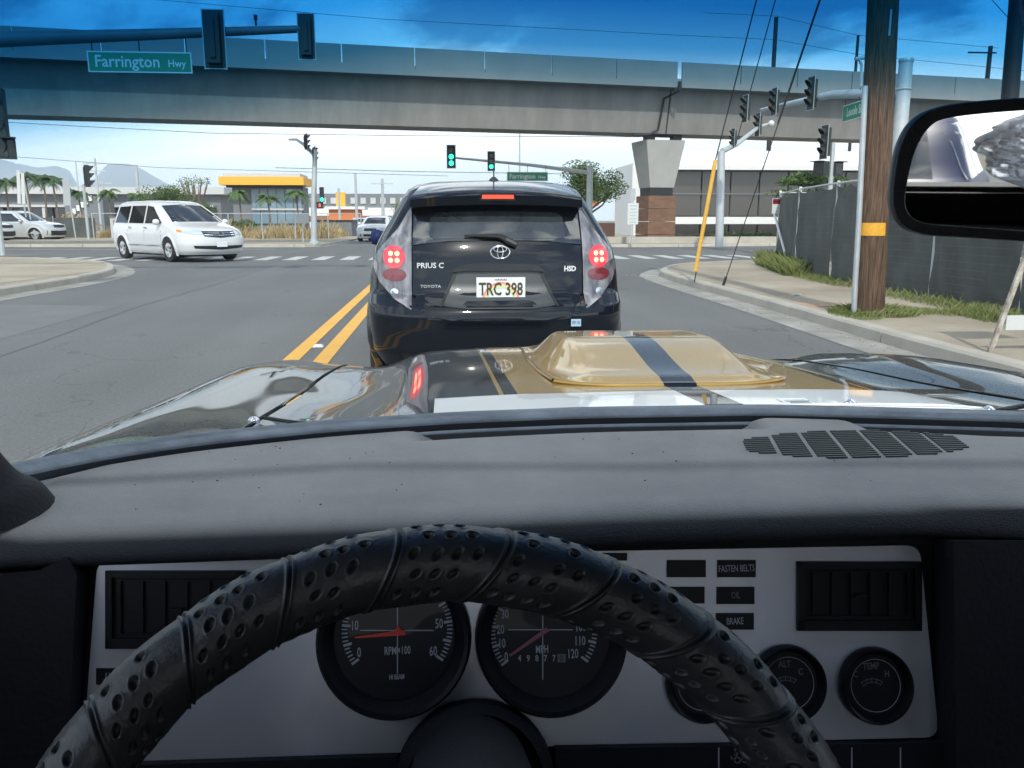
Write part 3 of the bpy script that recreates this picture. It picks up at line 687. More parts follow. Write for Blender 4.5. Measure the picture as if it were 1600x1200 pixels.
b = MB(); b.cyl((q.x, 42.03, .1), (q.x, 42.03, q.z), .03, n=6); b.build('post', 'galv', s_)
# centre pole
cp = thing('signal_mast', 'grey signal pole with a short upward arm left of the dark hatchback', 'signal mast', (-5.9, 39, .12))
b = MB(); b.tube([(-5.9, 39, .1), (-5.82, 39, 2.2), (-5.66, 39, 4.3)], [.15, .125, .10], 12); b.build('pole', 'galv', cp, smooth=True)
b = MB(); b.lathe([(.24, 0), (.24, .1), (.16, .16), (.15, .3)], (-5.9, 39, .1), n=16); b.build('base', 'galv', cp)
b = MB(); b.tube([(-5.66, 39, 4.0), at(478, 228, Y=39.3), at(463, 218, Y=40.4), at(452, 218, Y=42)], [.09, .075, .06, .05], 8); b.build('arm', 'galv', cp, smooth=True)
signal('dark traffic light, upper of two side-on at the top of the centre pole', at(478, 222, Y=39), 75, s=.62, plate=True)
signal('dark traffic light, lower of two side-on at the top of the centre pole', at(491, 241, Y=39), 75, s=.58, plate=True)
signal('small traffic light with a lit green lens low on the centre pole', at(503, 304, Y=38.8), 180, lit=(2,), s=.62, plate=False)
ped('pedestrian signal with a lit red hand low on the centre pole', at(500, 321, Y=38.75), 180, lit='red_on', s=.6)
# far mast with the green lights over the hatchback
fm = thing('signal_mast', 'galvanised mast with a long arm above the roof of the dark hatchback', 'signal mast', (7.7, 44, .12))
b = MB(); b.cyl((7.72, 44, .12), (7.70, 44, 3.92), .18, .155, n=14); b.build('pole', 'galv', fm, smooth=True)
b = MB(); b.lathe([(.16, 0), (.17, .04), (.12, .09), (.001, .12)], (7.7, 44, 3.92), n=14); b.build('cap', 'galv', fm)
b = MB(); b.tube([at(922, 270, Y=44), at(830, 258, Y=44), at(704, 246, Y=44)], [.11, .085, .05], 10); b.build('arm', 'galv', fm, smooth=True)
signal('traffic light showing green at the tip of the far mast arm', at(705, 245, Y=43.8), 180, lit=(1, 2), s=.92)
signal('traffic light showing green, nearer the mast pole than its neighbour', at(767.5, 252, Y=43.8), 180, lit=(2,), s=.78)
c0 = at(792, 276, Y=43.9); c1 = at(856, 276, Y=43.9)
sign_panel('street_sign', 'small green Farrington Hwy sign under the far mast arm over the hatchback', c0.x, c1.x, c0.z - .22, c0.z + .24, 43.9, 'Farrington', .34, 'Hwy')
# right mast
rm_ = thing('signal_mast', 'thick pale mast behind the wooden pole with an arm reaching away to the left', 'signal mast', (12.2, 22, .12))
b = MB(); b.cyl((12.2, 22, .12), (12.2, 22, 5.35), .2, .175, n=16); b.build('pole', 'galv', rm_, smooth=True)
b = MB(); b.lathe([(.185, 0), (.195, .05), (.18, .10)], (12.2, 22, 5.25), n=16); b.lathe([(.19, 0), (.21, .03), (.19, .06)], (12.2, 22, 4.55), n=16); b.build('collar', 'galv', rm_)
b = MB(); b.tube([(12.2, 22.0, 4.5), at(1300, 148, Y=24), at(1190, 172, Y=30.2)], [.14, .12, .07], 12); b.build('arm', 'galv', rm_, smooth=True)
b = MB(); q = at(1345, 135, Y=22.6); b.tube([q, q + Vector((-.02, 0, .55)), q + Vector((-.12, 0, .72))], .04, 7); b.cyl(q + Vector((-.22, 0, .70)), q + Vector((.08, 0, .74)), .05, n=8); b.build('lamp_bracket', 'galv', rm_)
for (px, py, Y, s, lab) in ((1270, 146, 25.0, .76, 'dark traffic light side-on, nearest the wooden pole on the right mast arm'), (1212, 159, 28.0, .70, 'dark traffic light side-on, middle one on the right mast arm'), (1167, 170, 30.6, .76, 'dark traffic light side-on, at the far tip of the right mast arm')):
    signal(lab, at(px, py, Y=Y), 262, s=s, group='traffic lights on the right mast arm')
rp_ = thing('signal_mast', 'bluish grey signal pole right of the concrete pier', 'signal mast', (11.4, 34, .12))
b = MB(); b.cyl((11.45, 34, .12), (11.35, 34, 3.95), .17, .15, n=14); b.build('pole', 'galv', rp_, smooth=True)
b = MB(); b.tube([at(1129, 236, Y=34), at(1150, 226, Y=35), at(1186, 198, Y=36.5), at(1204, 193, Y=36.7)], [.12, .10, .08, .05], 8); b.build('arm', 'galv', rp_, smooth=True)
b = MB(); sph(b, at(1205, 193, Y=36.6), .14, 12, 9); b.build('camera_dome', 'sign_white', rp_, smooth='all')
signal('dark traffic light leaning out at the top of the bluish pole', at(1147, 216, Y=34.6), 262, s=.62)
signal('dark traffic light beside the round white camera dome', at(1186, 195, Y=36.4), 262, s=.78)
sp = thing('signal_post', 'thin post rising from behind the screened fence beneath a large side-on signal', 'signal post', (11.35, 24, .12))
b = MB(); b.cyl((11.35, 24, .12), (11.32, 24, 3.4), .07, n=8); b.build('post', 'galv', sp, smooth=True)
signal('large dark traffic light side-on above the green hedge', at(1291, 222, Y=24), 262, s=.76)
ped('pedestrian signal box left of the thin post above the hedge', at(1283, 263, Y=24), 250, s=.85)
ped('pedestrian signal box right of the thin post above the hedge', at(1306, 264, Y=24.1), 150, s=.85)
# Leoole street sign: turned towards the side road, half hidden by the wooden pole
q0, q1 = at(1313, 177, Y=24), at(1352, 167, Y=22.4); cc = (q0 + q1) / 2
ang = math.atan2(q1.y - q0.y, q1.x - q0.x); L_ = (Vector((q1.x, q1.y)) - Vector((q0.x, q0.y))).length
sg = sign_panel('street_sign', 'green Leoole St sign partly hidden behind the wooden pole', 0, L_ * 1.25, 0, .46, 0, 'Leoole St', .34, None, rot=ang, c=(cc.x + .12, cc.y - .1, cc.z - .23))
b = MB(); q = at(1317, 186, Y=24); b.cyl(q + Vector((0, 0.1, 0)), q + Vector((0.02, .1, -1.4)), .02, n=6)
# wooden pole
wp = thing('utility_pole', 'thick weathered wooden utility pole in the grass beside the right kerb', 'utility pole', (4.84, 9.06, .1))
b = MB(); b.tube([(4.84 - .038 * z, 9.06, z + .05) for z in (0, 1, 2, 3, 4, 6, 8, 10)], [.172, .166, .163, .16, .157, .15, .142, .135], 20); b.build('shaft', 'wood', wp, smooth=True)
b = MB(); b.tube([(4.625, 8.98, .12), (4.61, 8.98, .5), (4.60, 8.99, 1.2), (4.555, 9.0, 2.6)], .031, 10); b.build('conduit', 'sign_back', wp, smooth=True)
M['reflector'] = mat('reflector_yellow', (0.80, 0.42, 0.04), 0.5, c2=(0.62, 0.30, 0.03), scale=25)
rb = MB(); P = []
for k in range(11):
    a = R(-165 + 100 * k / 10)
    for z in (1.015, 1.155): P.append((4.84 - .038 * z + .170 * math.cos(a), 9.06 + .170 * math.sin(a), z))
rb.grid(P, 11, 2); rb.build('reflector_band', 'reflector', wp, smooth=True)
b = MB(); b.box((4.72, 8.895, 3.22), (.02, .01, .26)); b.build('tag_plate', 'sign_back', wp)
r2 = thing('utility_pole', 'dark utility pole rising above the rear view mirror at right', 'utility pole', (8.95, 13, .1))
b = MB(); b.tube([(9.08, 13, .1), (8.85, 13, 6.5), (8.7, 13, 11)], [.14, .115, .09], 12); b.build('shaft', 'wire', r2, smooth=True)
# guys
gy = thing('guy_wire', 'guy wire with a long yellow guard anchored in the right pavement', 'guy wire', (4.43, 14.37, .12))
b = MB(); b.tube([(4.43, 14.37, .3), at(1118, 250, Y=14.2)], .035, 8); b.build('guard', 'yellow_guard', gy)
q = at(1118, 250, Y=14.2); d = at(1182, 0, Y=13.4) - q
b = MB(); b.tube([(4.42, 14.37, .1), q, q + d * 2.6], .011, 5); b.build('cable', 'wire', gy)
gy = thing('guy_wire', 'bare dark guy wire anchored just right of the yellow guard', 'guy wire', (4.63, 13.47, .12))
q = at(1281, 0, Y=12.4) - Vector((4.635, 13.47, .12)); b = MB(); b.tube([Vector((4.635, 13.47, .1)), Vector((4.635, 13.47, .12)) + q * 2.2], .0085, 5); b.build('cable', 'wire', gy)
b = MB(); p_ = Vector((4.635, 13.47, .12)); b.tube([p_, p_ + q * .035], .022, 6); b.tube([p_ + q * .60, p_ + q * 1.1], .016, 6); b.build('turnbuckle', 'wire', gy)
# far utility poles
for (px, yt, Y, r_, lab, bar) in ((1213, 27, 60, .19, 'dark utility pole above the guideway left of the wooden pole', 0), (1341, 55, 60, .13, 'thin utility pole above the guideway just left of the wooden pole', 0),
        (1548, 72, 62, .20, 'short dark utility pole with crossarm above the guideway at right', 1), (812, 205, 62, .07, 'thin grey utility pole beyond the mast arm over the hatchback', 0),
        (555, 270, 75, .13, 'utility pole left of the distant white car', 0), (597, 279, 85, .17, 'utility pole right of the distant white car', 1), (212, 258, 80, .20, 'lone dark pole above the roof of the minivan', 0),
        (148, 247, 85, .12, 'utility pole with crossarms behind the dark far signal', 2), (118, 252, 85, .08, 'slim pole left of the crossarm pole at left', 0), (529, 294, 75, .12, 'short grey pole right of the lit far signal', 0), (160, 279, 95, .1, 'small pole with a crossarm above the shopping centre', 1)):
    q = at(px, yt, Y=Y); t = thing('utility_pole', lab, 'utility pole', (q.x, Y, 0), 'far utility poles')
    b = MB(); b.cyl((q.x, Y, 0), q, r_, r_ * .8, n=8); b.build('shaft', 'wire' if q.z > 8 else 'galv', t)
    for k in range(bar):
        b = MB(); b.box((q.x - (.7 if q.z > 8 else 0), Y - .15, q.z - .5 - k * .7), (2.2, .1, .1)); b.build('crossarm', 'wire' if q.z > 8 else 'galv', t)
# wires
def wire(pts, Y, r_, lab, sag=0.0):
    P = [at(x, y, Y=Y) for x, y in pts]; Q = []
    for i in range(len(P) - 1):
        for k in range(8):
            s = k / 8; Q.append(P[i].lerp(P[i + 1], s) - Vector((0, 0, sag * 4 * s * (1 - s))))
    Q.append(P[-1]); b = MB(); b.tube(Q, r_, 4, cap=False); tag(b.build('overhead_wire', 'wire'), lab, 'wire', 'overhead wires')
wire([(-200, 180), (330, 208), (640, 212), (1000, 214)], 55, .016, 'overhead wire just below the guideway girder across the pale sky')
wire([(-200, 228), (250, 262), (700, 275)], 60, .014, 'overhead wire sloping down over the mountains')
wire([(-100, -30), (600, 30), (1060, 55), (1213, 62), (1340, 85), (1700, 120)], 61, .014, 'long overhead wire above the guideway through the blue band')
wire([(1100, 20), (1213, 25), (1340, 55), (1560, 75)], 61.2, .014, 'overhead wire joining the tops of the poles above the guideway')
wire([(1550, 0), (1600, 55)], 13, .006, 'wire running down to the right edge behind the dark pole')
wire([(1558, -30), (1620, 70)], 13.2, .006, 'second wire close beside it at the right edge')
wire([(1217, -20), (1173, 140), (1150, 225)], 33, .022, 'thin service wire dropping from above to the right signals')
wire([(430, 262), (640, 268), (900, 272)], 70, .022, 'faint low wire behind the green lights')

# ------------------------------------------------------------ right fence with privacy screen
FP = [(8.3, 20.25), (7.35, 16.9), (6.85, 14.2), (6.62, 12.3), (6.5, 10.6), (6.42, 8.7), (6.4, 6.6), (6.4, 4.5), (6.4, 2.4)]
fr = thing('screened_fence', 'tall chain link fence with dark privacy screen along the right pavement', 'fence', (7, 12, .12))
def fence_run(FP, H=1.82, tops=True):
    for i in range(len(FP) - 1):
        a, c = Vector((*FP[i], 0)), Vector((*FP[i + 1], 0)); t = (c - a); L = t.length; t.normalize(); nn = Vector((-t.y, t.x, 0))
        nu, nv = 26, 9; P = []
        for u in range(nu):
            for v in range(nv):
                s = u / (nu - 1); z = .16 + (H - .2) * v / (nv - 1)
                d = .018 * math.sin(s * 21 + i * 2 + v * .25) * (.3 + .7 * math.sin(v / 8 * PI)) + .05 * mnoise.noise(Vector((s * 5 + i * 7, v * .5, 0)))
                zz = z - (.06 * abs(math.sin(s * PI * 3)) if v == nv - 1 else 0)
                q = a + t * L * (.01 + .98 * s) + nn * (d - .03); P.append((q.x, q.y, zz))
        b = MB(); b.grid(P, nu, nv); b.build('screen_panel', 'screen', fr, smooth=True)
        b = MB(); b.cyl((a.x, a.y, .1), (a.x, a.y, H + .04), .03, n=8); b.build('post', 'white_metal' if i < 2 else 'galv', fr, smooth=True)
        b = MB(); b.cyl((a.x, a.y, H), (c.x, c.y, H), .018, n=6); b.build('top_rail', 'galv', fr)
fence_run(FP)
fence_run([(8.3, 20.25), (10.8, 21.2), (13.5, 21.9), (16.5, 22.5)], 1.86)
b = MB(); b.tube([at(1210, 335, Y=20.15), (7.62, 17.85, .15)], .028, 7); b.build('brace', 'white_metal', fr)
# thin horizontal wires of the link mesh over the screen
b = MB()
for k in range(17):
    z = .2 + k * .095
    for i in range(1, 6): b.tube([(FP[i][0] - .05, FP[i][1], z), (FP[i + 1][0] - .05, FP[i + 1][1], z)], .0012, 3, cap=False)
tag(b.build('mesh_wires', 'bldg_grey', fr), kind='stuff')
fs_ = thing('notice', 'small white notice with a red top fixed to the fence corner', 'notice', at(1213, 334, Y=20.0))
q = at(1213, 322, Y=20.0); b = MB(); b.box((q.x, 20.0, q.z), (.21, .01, .36)); b.build('panel', 'sign_white', fs_)
b = MB(); b.box((q.x, 19.993, q.z + .11), (.19, .004, .12)); b.build('red_band', 'red_lens_off', fs_)
# leaning rusty sign at right
ls = thing('leaning_sign', 'rusty leaning sign post with white panels on the right pavement', 'sign', (4.43, 6.3, .12))
b = MB(); b.prism([(4.405, 6.3, .12), (4.445, 6.3, .12), (4.72, 6.3, 1.12), (4.68, 6.3, 1.12)], (0, .025, 0)); b.build('post', 'rust', ls)
b = MB(); b.box((4.86, 6.33, .365), (.62, .01, .12)); b.build('lower_panel', 'sign_white', ls)
b = MB(); b.box((4.93, 6.29, 1.05), (.52, .01, .42)); b.build('upper_panel', 'sign_white', ls)
# bits on the pavement
b = MB(); q = at(1244, 461, Z=.13); b.box((q.x, q.y, .135), (.16, .05, .02), .4); tag(b.build('litter', 'sign_white'), 'flat scrap of white litter on the right pavement', 'litter')
q = at(1278, 476, Z=.125); ucv = MB(); ucv.box((q.x + .05, q.y, .1245), (.62, .5, .012), .03); tag(ucv.build('utility_cover', mat('reddish_concrete', (.42, .29, .2), .9, var=.12, scale=3)), 'square reddish cover set in the right pavement before the wooden pole', 'cover')
b = MB(); q = at(1466, 566, Z=.0); b.box((q.x, q.y, .012), (.07, .04, .03), .6); tag(b.build('crushed_can', 'chrome'), 'crushed shiny can lying in the right gutter', 'can')
bs = thing('bus_stop_sign', 'grey post with a white notice board left of the concrete pier', 'sign', (8.4, 36.6, .1))
b = MB(); q = at(989, 334, Y=36.6); b.box((q.x, 36.6, q.z), (.48, .02, .92)); b.build('panel', 'sign_white', bs)
for k in range(6): 
    b = MB(); b.box((q.x, 36.586, q.z + .34 - k * .14), (.34 - .05 * (k % 2), .004, .045)); b.build('text_line', 'sign_back', bs)
b = MB(); b.cyl((q.x + .0, 36.64, .1), (q.x, 36.64, q.z + .9), .04, n=8); b.build('post', 'galv', bs)
b = MB(); b.box((q.x - .02, 36.63, q.z + .82), (.22, .02, .52)); b.build('upper_panel', 'sign_back', bs)
rw = MB(); rw.box((12.2, 39.0, .26), (10.5, .25, .34)); tag(rw.build('low_wall', 'concrete'), 'low pale kerb wall at the foot of the pier planting', 'wall')
bw = MB(); bw.box((8.0, 46, .55), (3.0, .12, 1.0)); tag(bw.build('brown_fence', 'roof_brown'), 'brown board fence below the spreading tree', 'fence')

# ============================================================ VEHICLES
class Car:
    """lofted from level outlines: (z, y_rear, y_front, half_width, rear_cap, front_cap); y runs forward from the rear bumper"""
    def __init__(s, sl, nr=2.8, nf=2.6): s.a = np.array(sl, float); s.nr = nr; s.nf = nf
    def at_z(s, z): return [float(np.interp(z, s.a[:, 0], s.a[:, k])) for k in range(1, 6)]
    def side(s, y, z):
        yr, yf, w_, cr, cf = s.at_z(z)
        if y < yr + cr: return w_ * max(0, 1 - (min(1, (yr + cr - y) / cr)) ** s.nr) ** (1 / s.nr)
        if y > yf - cf: return w_ * max(0, 1 - (min(1, (y - yf + cf) / cf)) ** s.nf) ** (1 / s.nf)
        return w_
    def rear(s, x, z):
        yr, yf, w_, cr, cf = s.at_z(z); return yr + cr - cr * max(0, 1 - min(1, abs(x) / w_) ** s.nr) ** (1 / s.nr)
    def front(s, x, z):
        yr, yf, w_, cr, cf = s.at_z(z); return yf - cf + cf * max(0, 1 - min(1, abs(x) / w_) ** s.nf) ** (1 / s.nf)
    def body(s, sub=3):
        zs = []
        for i in range(len(s.a) - 1):
            for k in range(sub): zs.append(s.a[i, 0] + (s.a[i + 1, 0] - s.a[i, 0]) * k / sub)
        zs.append(s.a[-1, 0]); m = MB(); P = []; NC, NS = 14, 8; cnt = None
        for z in zs:
            yr, yf, w_, cr, cf = s.at_z(z); ring = []
            for k in range(-NC, NC + 1):
                a = k / NC * PI / 2; x = w_ * math.copysign(abs(math.sin(a)) ** (2 / s.nr), a); y = yr + cr - cr * abs(math.cos(a)) ** (2 / s.nr); ring.append((x, y, z))
            for k in range(1, NS): ring.append((w_, yr + cr + (yf - cf - yr - cr) * k / NS, z))
            for k in range(NC, -NC - 1, -1):
                a = k / NC * PI / 2; x = w_ * math.copysign(abs(math.sin(a)) ** (2 / s.nf), a); y = yf - cf + cf * abs(math.cos(a)) ** (2 / s.nf); ring.append((x, y, z))
            for k in range(NS - 1, 0, -1): ring.append((-w_, yr + cr + (yf - cf - yr - cr) * k / NS, z))
            cnt = len(ring); P += ring
        n = len(zs)
        m.add(P, [(i * cnt + j, i * cnt + (j + 1) % cnt, (i + 1) * cnt + (j + 1) % cnt, (i + 1) * cnt + j) for i in range(n - 1) for j in range(cnt)] + [tuple(range((n - 1) * cnt, n * cnt)), tuple(reversed(range(cnt)))])
        return m
    def patch(s, kind, bot, top, off=.004, side=1, nv=6, sub=4, th=.02):
        """bot/top: matching lists of (a, z): a is y for side panels, x for rear/front panels"""
        B, T = [], []
        for L, O in ((bot, B), (top, T)):
            for i in range(len(L) - 1):
                for k in range(sub): O.append((L[i][0] + (L[i + 1][0] - L[i][0]) * k / sub, L[i][1] + (L[i + 1][1] - L[i][1]) * k / sub))
            O.append(L[-1])
        P = []
        for b_, t_ in zip(B, T):
            for v in range(nv + 1):
                a = b_[0] + (t_[0] - b_[0]) * v / nv; z = b_[1] + (t_[1] - b_[1]) * v / nv
                if kind == 'side': P.append((side * (s.side(a, z) + off), a, z))
                elif kind == 'rear': P.append((a, s.rear(a, z) - off, z))
                else: P.append((a, s.front(a, z) + off, z))
        m = MB(); m.grid(P, len(B), nv + 1); return m
def wheel(parent, x, y, r, w_=.2, sgn=1, spokes=5):
    t = MB(); t.lathe([(r * .62, -w_ / 2), (r * .93, -w_ / 2), (r, -w_ * .3), (r, w_ * .3), (r * .93, w_ / 2), (r * .62, w_ / 2)], (x, y, r), (sgn, 0, 0), 24)
    wo_ = t.build('wheel', 'tyre', parent, smooth=True)
    t = MB(); t.lathe([(r * .64, w_ * .46), (r * .60, w_ * .50), (r * .57, w_ * .34), (r * .2, w_ * .3), (.001, w_ * .38)], (x, y, r), (sgn, 0, 0), 20)
    for k in range(spokes):
        a = 2 * PI * k / spokes; c = Vector((x + sgn * w_ * .42, y, r)); d = Vector((0, math.cos(a), math.sin(a)))
        t.tube([c, c + d * r * .6], [r * .09, r * .07], 5)
    t.build('rim', 'rim', wo_, smooth=True)
def arch(car, parent, y, r, side, paint):
    m = MB(); P = []
    for k in range(17):
        a = R(-20 + 220 * k / 16)
        for rr in (0.05, r): 
            yy, zz = y + rr * math.cos(a), max(.12, r * .86 + rr * math.sin(a)); P.append((side * (car.side(yy, max(zz, .26)) + .006), yy, zz))
    m.grid(P, 17, 2); m.build('wheel_arch', 'plastic', parent)
    m = MB(); P = []
    for k in range(17):
        a = R(-20 + 220 * k / 16)
        for rr, o_ in ((r, .004), (r + .005, .03), (r + .05, .022), (r + .09, .0)):
            yy, zz = y + rr * math.cos(a), max(.12, r * .86 + rr * math.sin(a)); P.append((side * (car.side(yy, max(zz, .26)) + o_), yy, zz))
    m.grid(P, 17, 4); m.build('fender_lip', paint, parent, smooth=True)

# ---------------- dark hatchback ahead
HC = Car([(.17, .10, 3.85, .70, .5, .5), (.24, .0, 3.93, .79, .5, .6), (.36, -.10, 3.96, .822, .50, .7), (.50, -.13, 3.98, .832, .50, .8), (.60, -.135, 3.97, .836, .5, .8), (.655, -.12, 3.95, .838, .5, .8),
          (.69, -.06, 3.9, .838, .48, .8), (.72, -.01, 3.85, .836, .46, .8), (.84, .01, 3.65, .828, .46, .9), (.93, .02, 3.2, .812, .44, .9), (1.0, .04, 2.95, .795, .42, .7), (1.08, .075, 2.8, .755, .40, .6),
          (1.18, .13, 2.6, .695, .38, .6), (1.26, .18, 2.42, .650, .36, .6), (1.33, .23, 2.25, .612, .36, .6), (1.385, .29, 2.1, .575, .36, .6), (1.418, .38, 1.95, .52, .36, .6), (1.438, .50, 1.8, .44, .36, .6), (1.447, .7, 1.6, .3, .3, .5)], nr=3.0)
hb = thing('hatchback_car', 'black hatchback with lit brake lights stopped directly ahead', 'car', (.343, 5.2, 0), rz=R(0), local=True);
HC.body(4).build('body', 'black_paint', hb, smooth=40)
M['roof_paint'] = M['black_paint']
# tailgate, a shade proud of the body, with the plate recess
m = HC.patch('rear', [(-.515, .66), (-.44, .58), (0, .565), (.44, .58), (.515, .66)], [(-.535, 1.02), (-.4, 1.045), (0, 1.05), (.4, 1.045), (.535, 1.02)], .006, nv=10); m.build('tailgate', 'black_paint', hb, smooth=60)
M['hatch_glass'] = mat('hatch_glass', (0.008, 0.010, 0.013), 0.02, spec=1, coat=1)
m = HC.patch('rear', [(-.535, 1.03), (-.3, 1.055), (0, 1.06), (.3, 1.055), (.535, 1.03)], [(-.525, 1.25), (-.3, 1.262), (0, 1.265), (.3, 1.262), (.525, 1.25)], .008, nv=8); m.build('rear_window', 'hatch_glass', hb, smooth='all')
M['interior'] = mat('window_inner', (0.050, 0.058, 0.062), 0.03, c2=(0.018, 0.022, 0.025), scale=4, coat=1)
m = HC.patch('rear', [(-.43, 1.085), (-.40, 1.068), (0, 1.066), (.40, 1.068), (.43, 1.085)], [(-.42, 1.205), (-.38, 1.232), (0, 1.238), (.38, 1.232), (.42, 1.205)], .011, nv=6); m.build('glass_centre', 'interior', hb, smooth='all')
# spoiler
m = MB(); P = []
for i in range(17):
    u = -1 + 2 * i / 16; au = abs(u)
    wt = .55
    x1 = u * .545; x0 = u * .45; dz = -.028 * au ** 2; dy = .10 * au ** 4
    P += [(x0, .50 + dy, 1.443 - .02 * au ** 2), (u * .49, .33 + dy, 1.428 + dz), (u * .525, .11 + dy, 1.372 + dz), (x1, .05 + dy, 1.352 + dz), (x1, .035 + dy, 1.335 + dz), (u * .548, .055 + dy, 1.278 + dz * .6), (u * .545, .14 + dy, 1.262 + dz * .6), (u * .54, .24 + dy, 1.262 + dz * .5)]
m.grid(P, 17, 8); m.f += [tuple(range(8)), tuple(reversed(range(16 * 8, 17 * 8)))]; m.mi += [0, 0]
m.build('spoiler', 'black_paint', hb, smooth=50)
m = MB(); P = []
for i in range(9):
    u = -1 + 2 * i / 8
    for z, y in ((1.335, .0245), (1.313, .032)): P.append((u * .098, y + .006 * u * u, z))
m.grid(P, 9, 2); m.build('high_brake_light', 'brake_bar', hb)
m = MB(); P = []
for i in range(9):
    u = -1 + 2 * i / 8
    for z, y in ((1.344, .028), (1.302, .040)): P.append((u * .112, y + .006 * u * u, z))
m.grid(P, 9, 2); m.build('light_housing', 'plastic', hb)
# tail lamps
for s_ in (-1, 1):
    lo = [(s_ * .535, .655), (s_ * .60, .71), (s_ * .67, .76), (s_ * .735, .82)]
    m = HC.patch('rear', [(s_ * .545, .64), (s_ * .66, .70), (s_ * .755, .80), (s_ * .80, .90)], [(s_ * .54, 1.27), (s_ * .565, 1.24), (s_ * .63, 1.13), (s_ * .765, .99)], .010, nv=14, sub=5)
    tl = m.build('tail_lamp', 'clear_lens', hb, smooth='all')
    def onlamp(cx, cz, rx, rz_, off, n=20, rings=5, full=True):
        P = []
        for i in range(rings):
            for k in range(n + 1):
                a = 2 * PI * k / n; x = cx + rx * (i / (rings - 1)) * math.cos(a); z = cz + rz_ * (i / (rings - 1)) * math.sin(a)
                P.append((x, HC.rear(x, z) - off, z))
        b = MB(); b.grid(P, rings, n + 1); return b
    cx = s_ * .655
    onlamp(cx, .955, .072, .072, .014).build('lamp_ring', 'brake_ring', tl, smooth='all')
    for (dx, dz) in ((-.021, .021), (.021, .021), (-.021, -.021), (.021, -.021)):
        onlamp(cx + dx, .955 + dz, .0165, .0165, .019, 10, 3).build('lamp_bulb', 'brake_led', tl)
    onlamp(cx, .845, .078, .040, .014).build('reflector', 'red_lens_off', tl, smooth='all')
    onlamp(cx, .74, .026, .020, .014).build('reverse_lamp', 'chrome', tl, smooth='all')
# plate recess: a sunken tray below the badge
m = HC.patch('rear', [(-.36, .665), (-.2, .645), (.2, .645), (.36, .665)], [(-.27, .865), (-.2, .875), (.2, .875), (.27, .865)], .010, nv=3)
M['recess'] = mat('plate_recess', (0.035, 0.04, 0.043), 0.4, coat=.3)
m.build('plate_recess', 'recess', hb, smooth='all')
m = HC.patch('rear', [(-.30, .865), (-.2, .872), (.2, .872), (.30, .865)], [(-.24, .905), (-.2, .912), (.2, .912), (.24, .905)], .035, nv=2); m.build('handle_bar', 'black_paint', hb, smooth='all')
for s_ in (-1, 1):
    m = HC.patch('rear', [(s_ * .37, .66), (s_ * .355, .66)], [(s_ * .275, .87), (s_ * .255, .87)], .018, nv=3); m.build('recess_edge', 'plastic', hb)
m = HC.patch('rear', [(-.50, .615), (-.3, .566), (0, .56), (.3, .566), (.50, .615)], [(-.505, .628), (-.3, .576), (0, .57), (.3, .576), (.505, .628)], .022, nv=2); m.build('bumper_lip', 'black_paint', hb, smooth='all')
m = HC.patch('rear', [(-.55, .22), (0, .2), (.55, .22)], [(-.62, .36), (0, .33), (.62, .36)], .004, nv=3); m.build('lower_valance', 'plastic', hb, smooth='all')
# number plate with arch of colours
np_ = MB(); np_.box((.012, -.034, .7555), (.305, .006, .155)); pl_o = np_.build('number_plate', 'plate', hb)
M['pale_red'] = mat('pale_red', (.70, .30, .32), .4); M['pale_yellow'] = mat('pale_yellow', (.78, .60, .22), .4); M['pale_green'] = mat('pale_green', (.50, .66, .50), .4)
for k, (mm, r0) in enumerate((('pale_red', .082), ('pale_yellow', .071), ('pale_green', .060))):
    b = MB(); P = []
    for i in range(25):
        a = PI * i / 24
        for r_ in (r0, r0 + .010): P.append((.012 + 1.28 * r_ * math.cos(a), -.0378 - .0002 * k, .688 + 1.3 * r_ * math.sin(a) * .98))
    b.grid(P, 25, 2); b.build('rainbow_band', mm, pl_o)
M['plate_ink'] = mat('plate_ink', (.06, .05, .02), .5)
text('lettering', 'TRC 398', .110, 'plate_ink', pl_o, (.012, -.0395, .757), sx=.68, bold=.0022)
text('lettering', 'HAWAII', .02, 'red_lens_off', pl_o, (.012, -.0395, .818), sx=1.1)
text('lettering', '• ALOHA STATE •', .019, 'plate_ink', pl_o, (.012, -.0395, .694), sx=1.0)
# badges
yb = HC.rear(0, .975) - .012
eb = MB()
def ell(mb, cx, cz, a, b_, t_, y, n=32):
    P = [Vector((cx + a * math.cos(2 * PI * i / n), y, cz + b_ * math.sin(2 * PI * i / n))) for i in range(n)]
    vs = []; fs = []
    for i in range(n):
        c = P[i]; d = Vector((c.x - cx, 0, c.z - cz)).normalized()
        for k in range(6): an = 2 * PI * k / 6; vs.append(c + d * t_ * math.cos(an) + Vector((0, t_ * .7 * math.sin(an), 0)))
    for i in range(n):
        for k in range(6): fs.append((i * 6 + k, ((i + 1) % n) * 6 + k, ((i + 1) % n) * 6 + (k + 1) % 6, i * 6 + (k + 1) % 6))
    mb.add(vs, fs)
ez = .985
ell(eb, .012, ez, .060, .040, .0055, yb); ell(eb, .012, ez, .018, .037, .0042, yb - .002); ell(eb, .012, ez + .018, .040, .017, .0042, yb - .002)
eb.build('emblem', 'chrome', hb, smooth='all')
text('lettering', 'PRIUS C', .046, 'badge', hb, (-.425, HC.rear(-.43, .905) - .016, .903), sx=1.05, depth=.002, bold=.001)
text('lettering', 'HSD', .044, 'badge', hb, (.455, HC.rear(.45, .88) - .016, .88), sx=.9, depth=.002, bold=.002)
text('lettering', 'TOYOTA', .026, 'badge', hb, (-.425, HC.rear(-.43, .77) - .014, .775), sx=1.2, depth=.001)
m = MB(); m.box((.475, -.125, .555), (.062, .004, .045)); st_ = m.build('sticker', mat('sticker', (.35, .48, .62), .5), hb); text('lettering', '09 10', .028, 'ink', st_, (.475, -.1285, .555), sx=.75)
